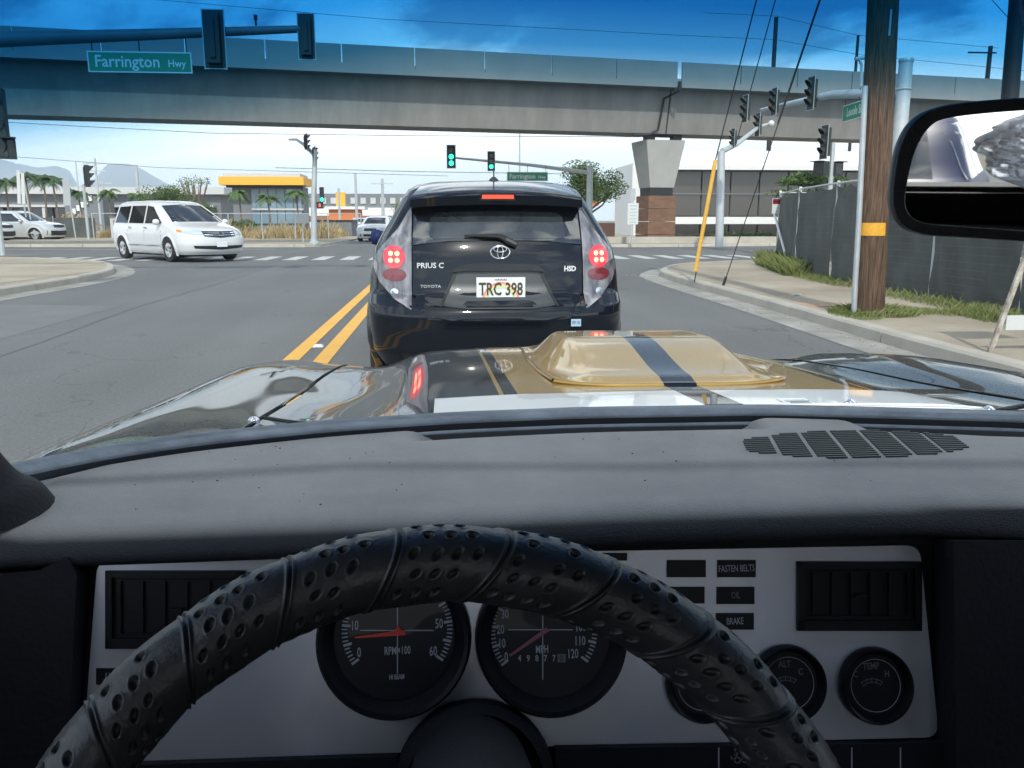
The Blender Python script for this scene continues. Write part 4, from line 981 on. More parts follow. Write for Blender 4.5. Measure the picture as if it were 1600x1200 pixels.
# wiper and aerial
m = MB(); m.tube([(.05, HC.rear(.05, 1.065) - .03, 1.065), (0, HC.rear(0, 1.09) - .035, 1.085), (-.21, HC.rear(-.2, 1.085) - .03, 1.088)], [.022, .016, .006], 7); m.tube([(.05, HC.rear(.05, 1.06) - .03, 1.06), (.115, HC.rear(.1, 1.03) - .03, 1.03)], [.022, .02], 7); m.build('wiper', 'plastic', hb, smooth=True)
m = MB(); m.lathe([(.035, 0), (.03, .012), (.012, .03)], (.0, .46, 1.435), n=12); m.tube([(0, .46, 1.45), (0, .44, 1.60)], [.005, .0035], 6); m.build('aerial', 'plastic', hb)
for s_ in (-1, 1):
    m = MB(); m.lathe([(.001, -.07), (.055, -.05), (.075, 0), (.06, .055), (.001, .07)], (s_ * .93, 2.45, 1.03), (s_, 0, 0), 14); m.build('wing_mirror', 'blue_car', hb, smooth='all')
    m = HC.patch('side', [(.75, 1.02), (2.6, .99)], [(.80, 1.34), (2.15, 1.34)], .004, side=s_, nv=6); m.build('side_window', 'hatch_glass', hb, smooth='all')
    for yy in (.62, 3.15): wheel(hb, s_ * .755, yy, .29, .18, s_); arch(HC, hb, yy, .33, s_, 'black_paint')
m = HC.patch('rear', [(-.42, 1.0), (.42, 1.0)], [(-.42, 1.003), (.42, 1.003)], .012)
m = MB(); m.box((0, 2.0, .16), (1.5, 3.6, .12)); m.build('underbody', 'plastic', hb)

def road_car(name, label, cat, loc, heading, C, paint, wy, wr, wins, group=None, hood=None, grille=None, lamps=None, bumper=None, mirrors=None, windshield=None, plate=None, extra=None):
    t = thing(name, label, cat, loc, group, rz=-R(heading), local=True)
    C.body(3).build('body', paint, t, smooth=35)
    for s_ in (-1, 1):
        for (b_, t_) in wins: C.patch('side', b_, t_, .006, side=s_).build('side_window', 'car_glass', t, smooth='all')
        for yy in wy: arch(C, t, yy, wr + .055, s_, paint); wheel(t, s_ * (C.at_z(.4)[2] - .09), yy, wr, .22, s_)
        if lamps: C.patch('front', [(s_ * a, z) for a, z in lamps[0]], [(s_ * a, z) for a, z in lamps[1]], .012).build('headlight', 'headlamp', t, smooth='all')
        if mirrors: 
            m = MB(); m.lathe([(.001, -.09), (.07, -.07), (.09, 0), (.07, .07), (.001, .1)], (s_ * mirrors[0], mirrors[1], mirrors[2]), (s_, 0, 0), 12); m.build('wing_mirror', paint, t, smooth='all')
    if windshield: C.patch('front', *windshield, .008, nv=8).build('windshield', 'car_glass', t, smooth='all')
    if grille: C.patch('front', *grille, .016).build('grille', 'plastic', t, smooth='all')
    if bumper: C.patch('front', *bumper, .012).build('lower_intake', 'plastic', t, smooth='all')
    if plate: 
        m = MB(); m.box((0, C.front(0, plate) + .03, plate), (.32, .015, .16)); m.build('number_plate', 'plate', t)
    m = MB(); m.box((0, (wy[0] + wy[1]) / 2, .22), (1.5, wy[1] - wy[0] + 1.2, .12)); m.build('underbody', 'plastic', t)
    return t, C
VAN = Car([(.22, .12, 5.0, .90, .3, .7), (.32, .04, 5.1, .97, .3, .8), (.5, 0, 5.15, 1.0, .3, .85), (.7, 0, 5.14, 1.0, .28, .9), (.82, 0, 5.08, 1.0, .28, .95), (.92, .01, 4.95, .99, .28, 1.0), (.99, .02, 4.72, .98, .28, .95), (1.06, .04, 4.35, .965, .28, .8),
           (1.12, .05, 4.05, .945, .28, .55), (1.3, .09, 3.68, .89, .28, .45), (1.5, .15, 3.25, .83, .28, .4), (1.64, .2, 2.95, .79, .28, .4), (1.71, .27, 2.75, .75, .28, .4), (1.755, .4, 2.5, .66, .3, .4), (1.775, .7, 2.2, .48, .3, .4)])
g_ = at(232, 408, Z=0)
vn, _ = road_car('minivan', 'white minivan turning through the intersection at left', 'minivan', (-9.85, 28.4, 0), 137, VAN, 'white_car', (.85, 3.93), .34,
    [([(.35, 1.12), (1.25, 1.11)], [(.50, 1.60), (1.28, 1.62)]), ([(1.35, 1.11), (2.35, 1.10)], [(1.38, 1.62), (2.32, 1.62)]), ([(2.45, 1.10), (3.55, 1.10)], [(2.42, 1.62), (2.80, 1.58)])],
    lamps=([(.50, .78), (.72, .78), (.90, .82)], [(.48, .92), (.72, .93), (.88, .93)]), grille=([(-.47, .74), (0, .70), (.47, .74)], [(-.50, .89), (0, .88), (.50, .89)]),
    bumper=([(-.72, .40), (0, .36), (.72, .40)], [(-.76, .48), (0, .47), (.76, .48)]), mirrors=(1.08, 3.45, 1.14), windshield=([(-.78, 1.14), (0, 1.15), (.78, 1.14)], [(-.62, 1.62), (0, 1.66), (.62, 1.62)]), plate=.52)
# grille cross bars and emblem, sill trim, door seams
for z in (.775, .835):
    VAN.patch('front', [(-.46, z), (0, z - .02), (.46, z)], [(-.46, z + .022), (0, z), (.46, z + .022)], .024, nv=1).build('grille_bar', 'chrome', vn)
m = MB(); m.box((0, VAN.front(0, .81) + .03, .80), (.10, .02, .17)); m.build('emblem', 'chrome', vn)
for s_ in (-1, 1):
    VAN.patch('side', [(1.35, .24), (3.45, .24)], [(1.35, .36), (3.45, .36)], .03, side=s_, nv=2).build('sill_step', 'white_car', vn)
    VAN.patch('side', [(1.3, .44), (3.5, .44)], [(1.3, .48), (3.5, .48)], .012, side=s_, nv=1).build('side_moulding', 'chrome', vn)
    for yy in (1.3, 2.4, 3.5): VAN.patch('side', [(yy, .45), (yy + .012, .45)], [(yy, 1.08), (yy + .012, 1.08)], .003, side=s_, nv=3).build('door_seam', 'plastic', vn)
    for yy in (1.5, 2.55):
        m = MB(); m.box((s_ * (VAN.side(yy, .98) + .02), yy, .98), (.03, .2, .04)); m.build('door_handle', 'chrome', vn)
    VAN.patch('front', [(s_ * .90, .84), (s_ * .965, .86)], [(s_ * .89, .93), (s_ * .95, .93)], .012).build('turn_signal', 'amber', vn)
    VAN.patch('side', [(.01, .86), (.14, .86)], [(.06, 1.14), (.16, 1.14)], .008, side=s_).build('tail_light', 'red_lens_off', vn)
SUV = Car([(.25, .1, 4.6, .82, .3, .6), (.45, 0, 4.7, .90, .3, .7), (.75, 0, 4.68, .93, .28, .7), (.95, 0, 4.6, .93, .28, .7), (1.05, .02, 4.2, .92, .26, .7), (1.12, .03, 3.5, .90, .26, .5), (1.2, .06, 3.3, .88, .26, .4), (1.45, .12, 2.9, .82, .26, .4), (1.62, .2, 2.6, .76, .26, .4), (1.70, .35, 2.4, .68, .26, .4), (1.73, .6, 2.1, .5, .26, .4)])
swin = [([(.45, 1.13), (1.5, 1.12)], [(.55, 1.56), (1.5, 1.58)]), ([(1.6, 1.12), (3.1, 1.12)], [(1.6, 1.58), (2.5, 1.56)])]
sl_ = ([(.52, .82), (.86, .86)], [(.50, .98), (.84, .98)]); sg_ = ([(-.45, .80), (0, .78), (.45, .80)], [(-.45, .96), (0, .97), (.45, .96)]); sb_ = ([(-.8, .36), (0, .34), (.8, .36)], [(-.82, .62), (0, .60), (.82, .62)])
sw_ = ([(-.72, 1.15), (0, 1.16), (.72, 1.15)], [(-.6, 1.58), (0, 1.61), (.6, 1.58)])
road_car('suv', 'silver off-road car with dark bumper waiting at far left', 'car', (-26.6, 51.6, 0), 103, SUV, 'silver_car', (.85, 3.7), .37, swin, 'cars waiting at far left', grille=sg_, lamps=sl_, bumper=sb_, mirrors=(1.0, 2.95, 1.15), windshield=sw_)
road_car('suv', 'pale blue-white car half hidden at the left edge, in front of the silver one', 'car', (-28.0, 48.6, 0), 103, SUV, 'white_car', (.85, 3.7), .37, swin, 'cars waiting at far left', grille=sg_, lamps=sl_, bumper=sb_, mirrors=(1.0, 2.95, 1.15), windshield=sw_)
SED = Car([(.2, .1, 4.5, .80, .3, .6), (.4, 0, 4.6, .87, .3, .7), (.65, 0, 4.58, .90, .28, .7), (.82, .02, 4.4, .90, .28, .7), (.90, .05, 4.0, .89, .28, .7), (.95, .5, 3.5, .87, .3, .5), (1.0, .8, 3.3, .84, .3, .4), (1.25, 1.25, 2.85, .74, .3, .35), (1.38, 1.6, 2.5, .66, .3, .35), (1.43, 1.8, 2.3, .5, .3, .3)])
dwin = [([(1.15, .98), (2.1, .98)], [(1.55, 1.33), (2.1, 1.35)]), ([(2.2, .98), (3.1, .98)], [(2.2, 1.35), (2.6, 1.32)])]
def sedan(label, loc, head, paint, group, mirrors=(.95, 2.95, 1.0)): return road_car('sedan_car', label, 'car', loc, head, SED, paint, (.85, 3.6), .32, dwin, group, grille=([(-.35, .60), (.35, .60)], [(-.35, .75), (.35, .75)]), lamps=([(.45, .62), (.82, .66)], [(.45, .76), (.80, .78)]), bumper=([(-.6, .3), (.6, .3)], [(-.6, .42), (.6, .42)]), mirrors=mirrors, windshield=([(-.65, .99), (0, 1.0), (.65, .99)], [(-.52, 1.34), (0, 1.36), (.52, 1.34)]))
q = at(577, 384, Z=0); sedan('white car facing this way across the intersection left of the hatchback', (-3.55, 52.5, 0), 187, 'white_car', None)
sedan('black car behind the white one across the intersection', (-2.6, 66, 0), 185, 'black_paint', 'distant traffic')
sedan('tiny dark car parked near the low shed beyond the far corner', (-10.4, 90, 0), 95, 'black_paint', 'distant traffic')
sedan('tiny white car far beyond the centre signal pole', (-9.0, 84, 0), 150, 'white_car', 'distant traffic')
# barrel by the shed
br = thing('road_barrel', 'small black barrel with a white top by the far corner', 'barrel', at(520, 369, Z=0)); q = at(520, 369, Z=0)
m = MB(); m.lathe([(.28, 0), (.30, .35), (.28, .62)], (q.x, q.y, 0), n=14); m.build('drum', 'plastic', br, smooth=True); m = MB(); m.lathe([(.29, 0), (.27, .12), (.001, .15)], (q.x, q.y, .62), n=14); m.build('lid', 'sign_white', br, smooth=True)

# ============================================================ OWN CAR: BONNET AND WINDSCREEN
XC = .37
def sm(a, b_, v): v = max(0, min(1, (v - a) / (b_ - a))); return v * v * (3 - 2 * v)
_zy = np.linspace(.3, 2.9, 500); _zz = np.interp(_zy, [.6, 1.0, 1.15, 1.4, 1.7, 2.0, 2.3, 2.5, 2.62, 2.70, 2.76], [.935, .922, .911, .893, .873, .852, .828, .803, .765, .70, .5])
_kz = np.hanning(45); _kz /= _kz.sum(); _zs = np.convolve(np.pad(_zz, 22, 'edge'), _kz, 'valid')
def zc(y): return float(np.interp(y, _zy, _zs))
_u = [0, .25, .40, .45, .49, .53, .58, .64, .72, .80, .86, .90, .925, .935]
_c = [0, -.003, -.010, -.018, -.034, -.052, -.060, -.050, -.024, -.010, -.012, -.038, -.10, -.36]
_uu = np.linspace(0, .935, 300); _cc = np.interp(_uu, _u, _c); _k = np.hanning(31); _k /= _k.sum()
_cs = np.convolve(np.concatenate([_cc[15:0:-1], _cc, np.full(15, _cc[-1])]), _k, 'valid')
def hz_(x, y):
    u = abs(x - XC); return zc(y) + float(np.interp(u, _uu, _cs)) * ((.66 + .34 * sm(1.15, 1.75, y)) if u < .80 else 1 - .34 * (1 - sm(1.15, 1.75, y)) * (1 - sm(.80, .90, u))) - .022 * sm(1.9, 2.5, y) * sm(.60, .74, u)
def arcY(x): return float(np.interp(x, [-.62, -.50, -.423, -.354, -.28, -.148, .002, .164, .412, .709, .93, 1.07, 1.2, 1.3], [.42, .68, .80, .862, .907, .955, .986, 1.001, .998, .936, .83, .70, .48, .3]))
ax_ = np.linspace(-.62, 1.3, 200); ay_ = np.array([arcY(v) for v in ax_]); kk = np.hanning(15); kk /= kk.sum(); ay_s = np.convolve(np.pad(ay_, 7, 'edge'), kk, 'valid')
def arcY(x): return float(np.interp(x, ax_, ay_s))
car = thing('vintage_car', 'own dark green vintage coupe with gold striped bonnet and scoop seen over the dashboard', 'car', (XC, .8, 0))
# bonnet paint: dark green-black with a gold field, thin gold line and a centre stripe, pale rear strip painted for a sky reflection
def paint_mat(name, ox, oy, dust=True):
    m = bpy.data.materials.new(name); m.use_nodes = True; t = m.node_tree; b = t.nodes['Principled BSDF']
    tc = t.nodes.new('ShaderNodeTexCoord'); sp_ = t.nodes.new('ShaderNodeSeparateXYZ'); t.links.new(tc.outputs['Object'], sp_.inputs[0])
    def mn(op, a, b_=None, c_=None):
        n = t.nodes.new('ShaderNodeMath'); n.operation = op
        for i, v in enumerate((a, b_, c_)):
            if v is None: continue
            if isinstance(v, (int, float)): n.inputs[i].default_value = v
            else: t.links.new(v, n.inputs[i])
        return n.outputs[0]
    X = mn('ADD', sp_.outputs['X'], ox); Y = mn('ADD', sp_.outputs['Y'], oy)
    Xr = mn('SUBTRACT', X, mn('MULTIPLY', mn('SUBTRACT', Y, 1.33), .12))
    def band(v, a, c): return mn('MULTIPLY', mn('GREATER_THAN', v, a), mn('LESS_THAN', v, c))
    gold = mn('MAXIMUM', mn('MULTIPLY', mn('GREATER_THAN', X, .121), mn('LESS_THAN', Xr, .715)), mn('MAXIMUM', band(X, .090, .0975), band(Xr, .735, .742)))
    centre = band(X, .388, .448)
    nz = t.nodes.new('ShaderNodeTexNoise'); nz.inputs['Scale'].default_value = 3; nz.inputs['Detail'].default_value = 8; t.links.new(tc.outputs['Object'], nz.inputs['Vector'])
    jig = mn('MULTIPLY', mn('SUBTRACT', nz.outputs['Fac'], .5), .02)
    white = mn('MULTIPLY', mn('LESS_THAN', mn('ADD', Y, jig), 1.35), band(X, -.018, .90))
    def mixc(f, a, c):
        n = t.nodes.new('ShaderNodeMix'); n.data_type = 'RGBA'; t.links.new(f, n.inputs['Factor'])
        for k, v in ((6, a), (7, c)):
            if isinstance(v, tuple): n.inputs[k].default_value = (*v, 1)
            else: t.links.new(v, n.inputs[k])
        return n.outputs[2]
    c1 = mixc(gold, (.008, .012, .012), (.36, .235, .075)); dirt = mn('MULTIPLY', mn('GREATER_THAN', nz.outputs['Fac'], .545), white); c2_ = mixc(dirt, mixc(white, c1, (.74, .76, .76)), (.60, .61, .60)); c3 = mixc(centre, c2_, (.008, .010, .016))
    t.links.new(c3, b.inputs['Base Color'])
    t.links.new(mn('MULTIPLY', mn('MULTIPLY', gold, .25), mn('SUBTRACT', 1, white)), b.inputs['Metallic']); 
    b.inputs['Coat Weight'].default_value = .9; b.inputs['Coat IOR'].default_value = 1.27; b.inputs['Specular IOR Level'].default_value = .05; b.inputs['Coat Roughness'].default_value = .03
    # light dust: speckles that roughen and pale the lacquer
    n2 = t.nodes.new('ShaderNodeTexNoise'); n2.inputs['Scale'].default_value = 190; n2.inputs['Detail'].default_value = 3; t.links.new(tc.outputs['Object'], n2.inputs['Vector'])
    rr = t.nodes.new('ShaderNodeMapRange'); rr.inputs['From Min'].default_value = .58; rr.inputs['From Max'].default_value = .75; rr.inputs['To Min'].default_value = .35; rr.inputs['To Max'].default_value = .6
    t.links.new(n2.outputs['Fac'], rr.inputs['Value']); t.links.new(rr.outputs[0], b.inputs['Roughness'])
    bp = t.nodes.new('ShaderNodeBump'); bp.inputs['Strength'].default_value = .008; bp.inputs['Distance'].default_value = .004
    n3 = t.nodes.new('ShaderNodeTexNoise'); n3.inputs['Scale'].default_value = 7; t.links.new(tc.outputs['Object'], n3.inputs['Vector'])
    t.links.new(n3.outputs['Fac'], bp.inputs['Height']); t.links.new(bp.outputs[0], b.inputs['Normal'])
    return m
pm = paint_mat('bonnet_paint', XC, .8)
def panel(name, xs, y0f, y1f, n=46, m_=pm, dz=0.0, turn=True):
    P = []; nx = len(xs)
    for x in xs:
        a, b_ = y0f(x), y1f(x)
        col_ = [(x, a + (b_ - a) * k / (n - 1)) for k in range(n)]
        if turn: P.append((x, a + .001, hz_(x, a) - .03))
        P += [(q[0], q[1], hz_(*q) + dz) for q in col_]
    b = MB(); b.grid(P, nx, n + (1 if turn else 0)); return b.build(name, m_, car, smooth='all')
gapx = lambda s: XC + s * .665
def gy(x): return 1.165 + .165 * sm(.42, .58, abs(x - XC))
xs_h = list(np.linspace(gapx(-1) + .004, gapx(1) - .004, 110))
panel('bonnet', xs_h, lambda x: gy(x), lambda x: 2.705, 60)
for s_ in (-1, 1):
    xs_f = list(np.linspace(gapx(s_) + s_ * .004, XC + s_ * .933, 50))
    panel('fender', xs_f, lambda x: max(.45, arcY(x) + .0) if abs(x - XC) < .9 else .5, lambda x: 2.705, 60)
panel('cowl_panel', list(np.linspace(gapx(-1) + .004, gapx(1) - .004, 80)), lambda x: arcY(x) - .01, lambda x: gy(x) - .007, 24, turn=False)
b = MB(); P = []
for x in np.linspace(gapx(-1), gapx(1), 30):
    for y in (gy(x) - .05, gy(x) + .03): P.append((x, y, hz_(x, y) - .03))
b.grid(P, 30, 2)
for s_ in (-1, 1):
    b.add([(gapx(s_) - .03, 1.0, hz_(gapx(s_), 1.0) - .04), (gapx(s_) + .03, 1.0, hz_(gapx(s_), 1.0) - .04), (gapx(s_) + .03, 2.7, hz_(gapx(s_), 2.6) - .08), (gapx(s_) - .03, 2.7, hz_(gapx(s_), 2.6) - .08)], [(0, 1, 2, 3)])
b.build('panel_gap', 'plastic', car)
# bright beading along the gaps
for s_ in (-1, 1):
    b = MB(); b.tube([(gapx(s_) + s_ * .002, y, hz_(gapx(s_), y) + .0005) for y in np.linspace(1.0, 2.66, 30)], .0028, 5); b.build('panel_edge', pm, car, smooth=True)
b = MB(); b.tube([(x, gy(x) - .004, hz_(x, gy(x)) + .0008) for x in np.linspace(gapx(-1), gapx(1), 40)], .0026, 5); b.build('panel_edge', pm, car, smooth=True)
# sides and nose below the bonnet line
b = MB()
for s_ in (-1, 1): b.add([(XC + s_ * .932, .5, .56), (XC + s_ * .932, 2.70, .45), (XC + s_ * .92, 2.7, .2), (XC + s_ * .92, .5, .2)], [(0, 1, 2, 3)]); b.add([(XC + s_ * .932, .5, .57), (XC + s_ * .932, -2.4, .80), (XC + s_ * .93, -2.4, .2), (XC + s_ * .92, .5, .2)], [(0, 1, 2, 3)])
b.add([(XC - .93, 2.72, .5), (XC + .93, 2.72, .5), (XC + .93, 2.70, .2), (XC - .93, 2.70, .2)], [(0, 1, 2, 3)])
b.build('body_side', 'black_paint', car)
# scoop
def sm(a, b_, v): v = max(0, min(1, (v - a) / (b_ - a))); return v * v * (3 - 2 * v)
def scoop_z(x, y):
    wl = .215 + .0 * (y - 1.4); hw = float(np.interp(y, [1.42, 1.6, 1.9, 2.3], [.215, .228, .235, .225])); xc = .418 + .03 * (y - 1.45)
    e = 1 - sm(.66, 1.0, abs(x - xc) / hw); f = sm(1.425, 1.80, y) * .86 + .14 * sm(1.42, 1.46, y); g2 = 1 - .85 * sm(1.98, 2.3, y)
    return hz_(x, y) + .004 + .059 * e * f * g2
P = []; nx, ny = 60, 60
for i in range(nx):
    for j in range(ny):
        y = 1.42 + .88 * j / (ny - 1); hw = float(np.interp(y, [1.42, 1.6, 1.9, 2.3], [.215, .228, .235, .225])); xc = .418 + .03 * (y - 1.45)
        yy = y + .06 * (abs(-1 + 2 * i / (nx - 1)) ** 4) * (1 - j / (ny - 1)) if True else y
        x = xc + hw * (-1 + 2 * i / (nx - 1)); P.append((x, yy, scoop_z(x, y)))
b = MB(); b.grid(P, nx, ny)
rim_ = [i * ny for i in range(nx)] + [(nx - 1) * ny + j for j in range(ny)] + [i * ny + ny - 1 for i in range(nx - 1, -1, -1)] + list(range(ny - 1, -1, -1))
o = len(b.v); 
for r_ in rim_: b.v.append((b.v[r_][0], b.v[r_][1], b.v[r_][2] - .008))
for k in range(len(rim_)): k2 = (k + 1) % len(rim_); b.f.append((rim_[k], rim_[k2], o + k2, o + k)); b.mi.append(0)
b.build('hood_scoop', pm, car, smooth=50)
b = MB(); P2 = [Vector(b_) for b_ in [(P[r_][0], P[r_][1], P[r_][2] - .0035) for r_ in rim_]]
b.tube([(p.x + (.003 if p.x > .42 else -.003), p.y - .002, p.z) for p in P2[::2]], .0032, 5, cap=False); b.build('scoop_flange', pm, car, smooth=True)
# washer nozzles
for (px, py) in ((395, 632), (522, 630), (1328, 637), (1545, 640)):
    q = at(px, py, Z=.90); b = MB(); b.lathe([(.010, 0), (.009, .006), (.004, .010), (.0001, .011)], (q.x, q.y, hz_(q.x, q.y) - .003), n=12); b.build('washer_jet', 'chrome', car, smooth=True)
q = at(548, 652, Z=.92); b = MB(); b.lathe([(.011, 0), (.010, .008), (.0001, .012)], (q.x, q.y, hz_(q.x, q.y) + .001), n=12); b.build('rubber_stop', 'bldg_grey', car, smooth=True)
q = at(1245, 624, Z=.91); tb_ = MB()
stk = MB(); stk.box((q.x, q.y, hz_(q.x, q.y) + .0008), (.045, .05, .0004)); sk = stk.build('service_label', mat('label_white', (.66, .69, .70), .4), car)
for k in range(5): 
    tb_.box((q.x + random.uniform(-.002, .002), q.y + .018 - k * .009, hz_(q.x, q.y + .018 - k * .009) + .0016), (.030 + .004 * (k % 3), .0024, .0003))
tb_.build('print_line', 'bldg_grey', sk)

# windscreen surround
b = MB(); P = []
xs_ = list(np.linspace(-.60, 1.28, 90))
for x in xs_:
    y = arcY(x); n_ = Vector((-(arcY(x + .01) - arcY(x - .01)) / .02, 1, 0)).normalized()
    z0 = .932
    for (o_, dz) in ((-.018, -.012), (-.0165, -.004), (-.013, -.001), (-.009, -.002), (-.0075, -.008), (-.004, -.008), (-.002, .004), (.004, .0115), (.013, .0155), (.020, .0135), (.024, .0)):
        P.append((x + n_.x * o_, y + n_.y * o_, z0 + dz))
b.grid(P, len(xs_), 11)
b.mi = [1 if 3 <= (i % 10) <= 5 else 0 for i in range(len(b.f))]
M['bezel0'] = mat('trim_rubber', (.01, .012, .016), .4)
M['trim'] = mat('windscreen_trim', (.20, .22, .24), .38, metal=.6, var=.3, scale=14, stretch=(1, 3, 3), detail=10)
b.build('windscreen_trim', ['trim', 'bezel0'], car, smooth=40)
b = MB(); b.tube([(x, arcY(x) - .017, .923) for x in xs_], .006, 6, cap=False); b.build('windscreen_seal', 'plastic', car, smooth=True)
TOPZ = 1.43
P = []; ng = 40
for x in np.linspace(-.60, 1.28, 50):
    for j in range(ng + 1):
        s = j / ng; yt = .46 - .16 * ((x - .35) / .9) ** 2; xt = .35 + (x - .35) * .86
        bow = .02 * math.sin(PI * s)
        P.append((x + (xt - x) * s, arcY(x) + (yt - arcY(x)) * s + bow, .94 + (TOPZ - .94) * s + bow * .6))
b = MB(); b.grid(P, 50, ng + 1)
wm = bpy.data.materials.new('windscreen_glass'); wm.use_nodes = True; t = wm.node_tree; t.nodes.clear()
ou = t.nodes.new('ShaderNodeOutputMaterial'); tr_ = t.nodes.new('ShaderNodeBsdfTransparent'); gl = t.nodes.new('ShaderNodeBsdfGlossy'); gl.inputs['Roughness'].default_value = .02
mxs = t.nodes.new('ShaderNodeMixShader'); fr_ = t.nodes.new('ShaderNodeLayerWeight'); fr_.inputs['Blend'].default_value = .12
tc = t.nodes.new('ShaderNodeTexCoord'); sz_ = t.nodes.new('ShaderNodeSeparateXYZ'); t.links.new(tc.outputs['Object'], sz_.inputs[0])
ad = t.nodes.new('ShaderNodeMath'); ad.operation = 'MULTIPLY_ADD'; mi_ = t.nodes.new('ShaderNodeMath'); mi_.operation = 'MINIMUM'; mi_.inputs[1].default_value = -.37; t.links.new(sz_.outputs['X'], mi_.inputs[0]); t.links.new(mi_.outputs[0], ad.inputs[0]); ad.inputs[1].default_value = -.16; t.links.new(sz_.outputs['Z'], ad.inputs[2])
rp = t.nodes.new('ShaderNodeValToRGB'); el = rp.color_ramp.elements
mr = t.nodes.new('ShaderNodeMapRange'); mr.inputs['From Min'].default_value = 1.317; mr.inputs['From Max'].default_value = 1.384; t.links.new(ad.outputs[0], mr.inputs['Value']); t.links.new(mr.outputs[0], rp.inputs[0])
el[0].position = 0; el[0].color = (.93, .965, .95, 1); el[1].position = 1; el[1].color = (.012, .15, .38, 1)
for p_, c_ in ((.22, (.66, .80, .86)), (.42, (.26, .48, .62)), (.66, (.06, .27, .48))):
    e_ = el.new(p_); e_.color = (*c_, 1)
t.links.new(rp.outputs[0], tr_.inputs['Color']); t.links.new(fr_.outputs['Fresnel'], mxs.inputs[0]); t.links.new(tr_.outputs[0], mxs.inputs[1]); t.links.new(gl.outputs[0], mxs.inputs[2])
fr_.inputs['Blend'].default_value = .10
t.links.new(mxs.outputs[0], ou.inputs['Surface'])
M['windscreen'] = wm
ws = b.build('windscreen', 'windscreen', car, smooth='all')
# cabin shell: roof, pillars, doors, floor, seats
M['headliner'] = mat('headliner', (.06, .06, .065), .9); M['cabin'] = mat('cabin_black', (.008, .008, .011), .7, bump=.1, bscale=200, spec=.3)
b = MB(); P = []
for i in range(21):
    u = -1 + i / 10
    for (y, z) in ((.47, 1.425), (.40, 1.455), (-.3, 1.49), (-1.2, 1.44), (-1.3, 1.42)): P.append((.35 + u * .80, y - .06 * u * u, z - .07 * u * u))
b.grid(P, 21, 5); b.build('roof', 'headliner', car, smooth='all')
b = MB(); P = []
for (px_, py_, yy_, r_) in ((-75, 640, .74, .018), (-56, 700, .74, .022), (-44, 735, .74, .028), (-36, 762, .74, .038), (-30, 782, .74, .052), (-28, 800, .74, .062)): P.append((at(px_, py_, Y=yy_), r_))
cp_ = []
for i in range(len(P) - 1):
    p0, p1, p2, p3 = P[max(i - 1, 0)], P[i], P[i + 1], P[min(i + 2, len(P) - 1)]
    for k in range(5):
        t_ = k / 5; f_ = lambda a, b_, c, d: .5 * (2 * b_ + (c - a) * t_ + (2 * a - 5 * b_ + 4 * c - d) * t_ ** 2 + (3 * b_ - a - 3 * c + d) * t_ ** 3)
        cp_.append((f_(p0[0], p1[0], p2[0], p3[0]), f_(p0[1], p1[1], p2[1], p3[1])))
b.tube([p for p, _ in cp_], [r for _, r in cp_], 24); b.build('pillar_trim', 'cabin', car, smooth=True)
for s_ in (-1, 1):
    X0 = .35 + s_ * .88; X1 = .35 + s_ * .78
    b = MB(); b.tube([(X0 - s_ * .02, .56, .90), (X0 - s_ * .06, .50, 1.05), (X1, .34, 1.41)], [.05, .032, .03], 8); b.tube([(X1, .34, 1.40), (X1, -1.2, 1.38)], .03, 6); b.build('pillar', 'cabin', car, smooth=True)
    b = MB(); b.tube([(X1, -1.15, 1.40), (X0, -1.75, .95)], [.10, .18], 8); b.build('rear_pillar', 'cabin', car, smooth=True)
    b = MB(); b.prism([(X0, -.02, .90), (X1, -.12, 1.42), (X1, -1.3, 1.42), (X0, -2.0, .90)], (s_ * .04, 0, 0)); b.build('quarter_blocker', 'cabin', car)  # unseen; added and drawn forward to keep sun and side light out
    b = MB(); P = []
    for (y, zt) in ((-1.9, .95), (.1, .965), (.40, .955), (.50, .94), (.62, .93), (.72, .915), (.82, .90)):
        xi = .35 - .78 if s_ < 0 else .35 + .80
        P += [(xi, y, .35), (xi, y, zt - .03), (xi + s_ * .01, y, zt - .008), (xi + s_ * .03, y, zt), (xi + s_ * .14, y, zt), (xi + s_ * .16, y, .35)]
    b.grid(P, 7, 6); b.f += [tuple(range(36, 42)), (5, 4, 3, 2, 1, 0)]; b.mi += [0, 0]; b.build('door', 'cabin', car, smooth=30)
b = MB(); b.box((.37, -.7, .22), (1.7, 3.4, .05)); b.box((.37, .95, .55), (1.5, .04, .62)); b.build('floor', 'cabin', car)
b = MB(); b.box((.37, -1.35, .72), (1.35, .22, .62), rx=-.1); b.box((.37, -1.5, .80), (1.40, .30, .60)); b.box((.37, -1.62, 1.085), (1.45, .6, .03)); b.build('rear_shelf', 'cabin', car)
b = MB(); b.box((.37, -2.25, .86), (1.6, .9, .06)); b.build('boot_lid', 'black_paint', car)
bag = MB(); P = []
for i in range(110):
    for j in range(70):
        a = 2 * PI * i / 109; v = j / 69; q_ = Vector((math.cos(a) * 2.2, math.sin(a) * 2.2, v * 2.5)); r_ = .17 * math.sin(PI * (.12 + .86 * v)) * (1 + .35 * mnoise.noise(q_) + .30 * abs(mnoise.noise(q_ * 2.3)) + .12 * abs(mnoise.noise(q_ * 5)))
        P.append((.53 + 1.45 * r_ * math.cos(a), -1.45 + .8 * r_ * math.sin(a), 1.07 + .30 * v))
bag.grid(P, 110, 70); tag(bag.build('plastic_bag', mat('clear_plastic', (.95, .95, .97), .12, trans=.75, coat=.6)), 'crinkled clear plastic wrap reflected in the rear view mirror', 'plastic bag')
sedan('blue car waiting close behind, seen in the rear view mirror', (-.78, -8.2, 0), 0, 'blue_car', None, mirrors=None)

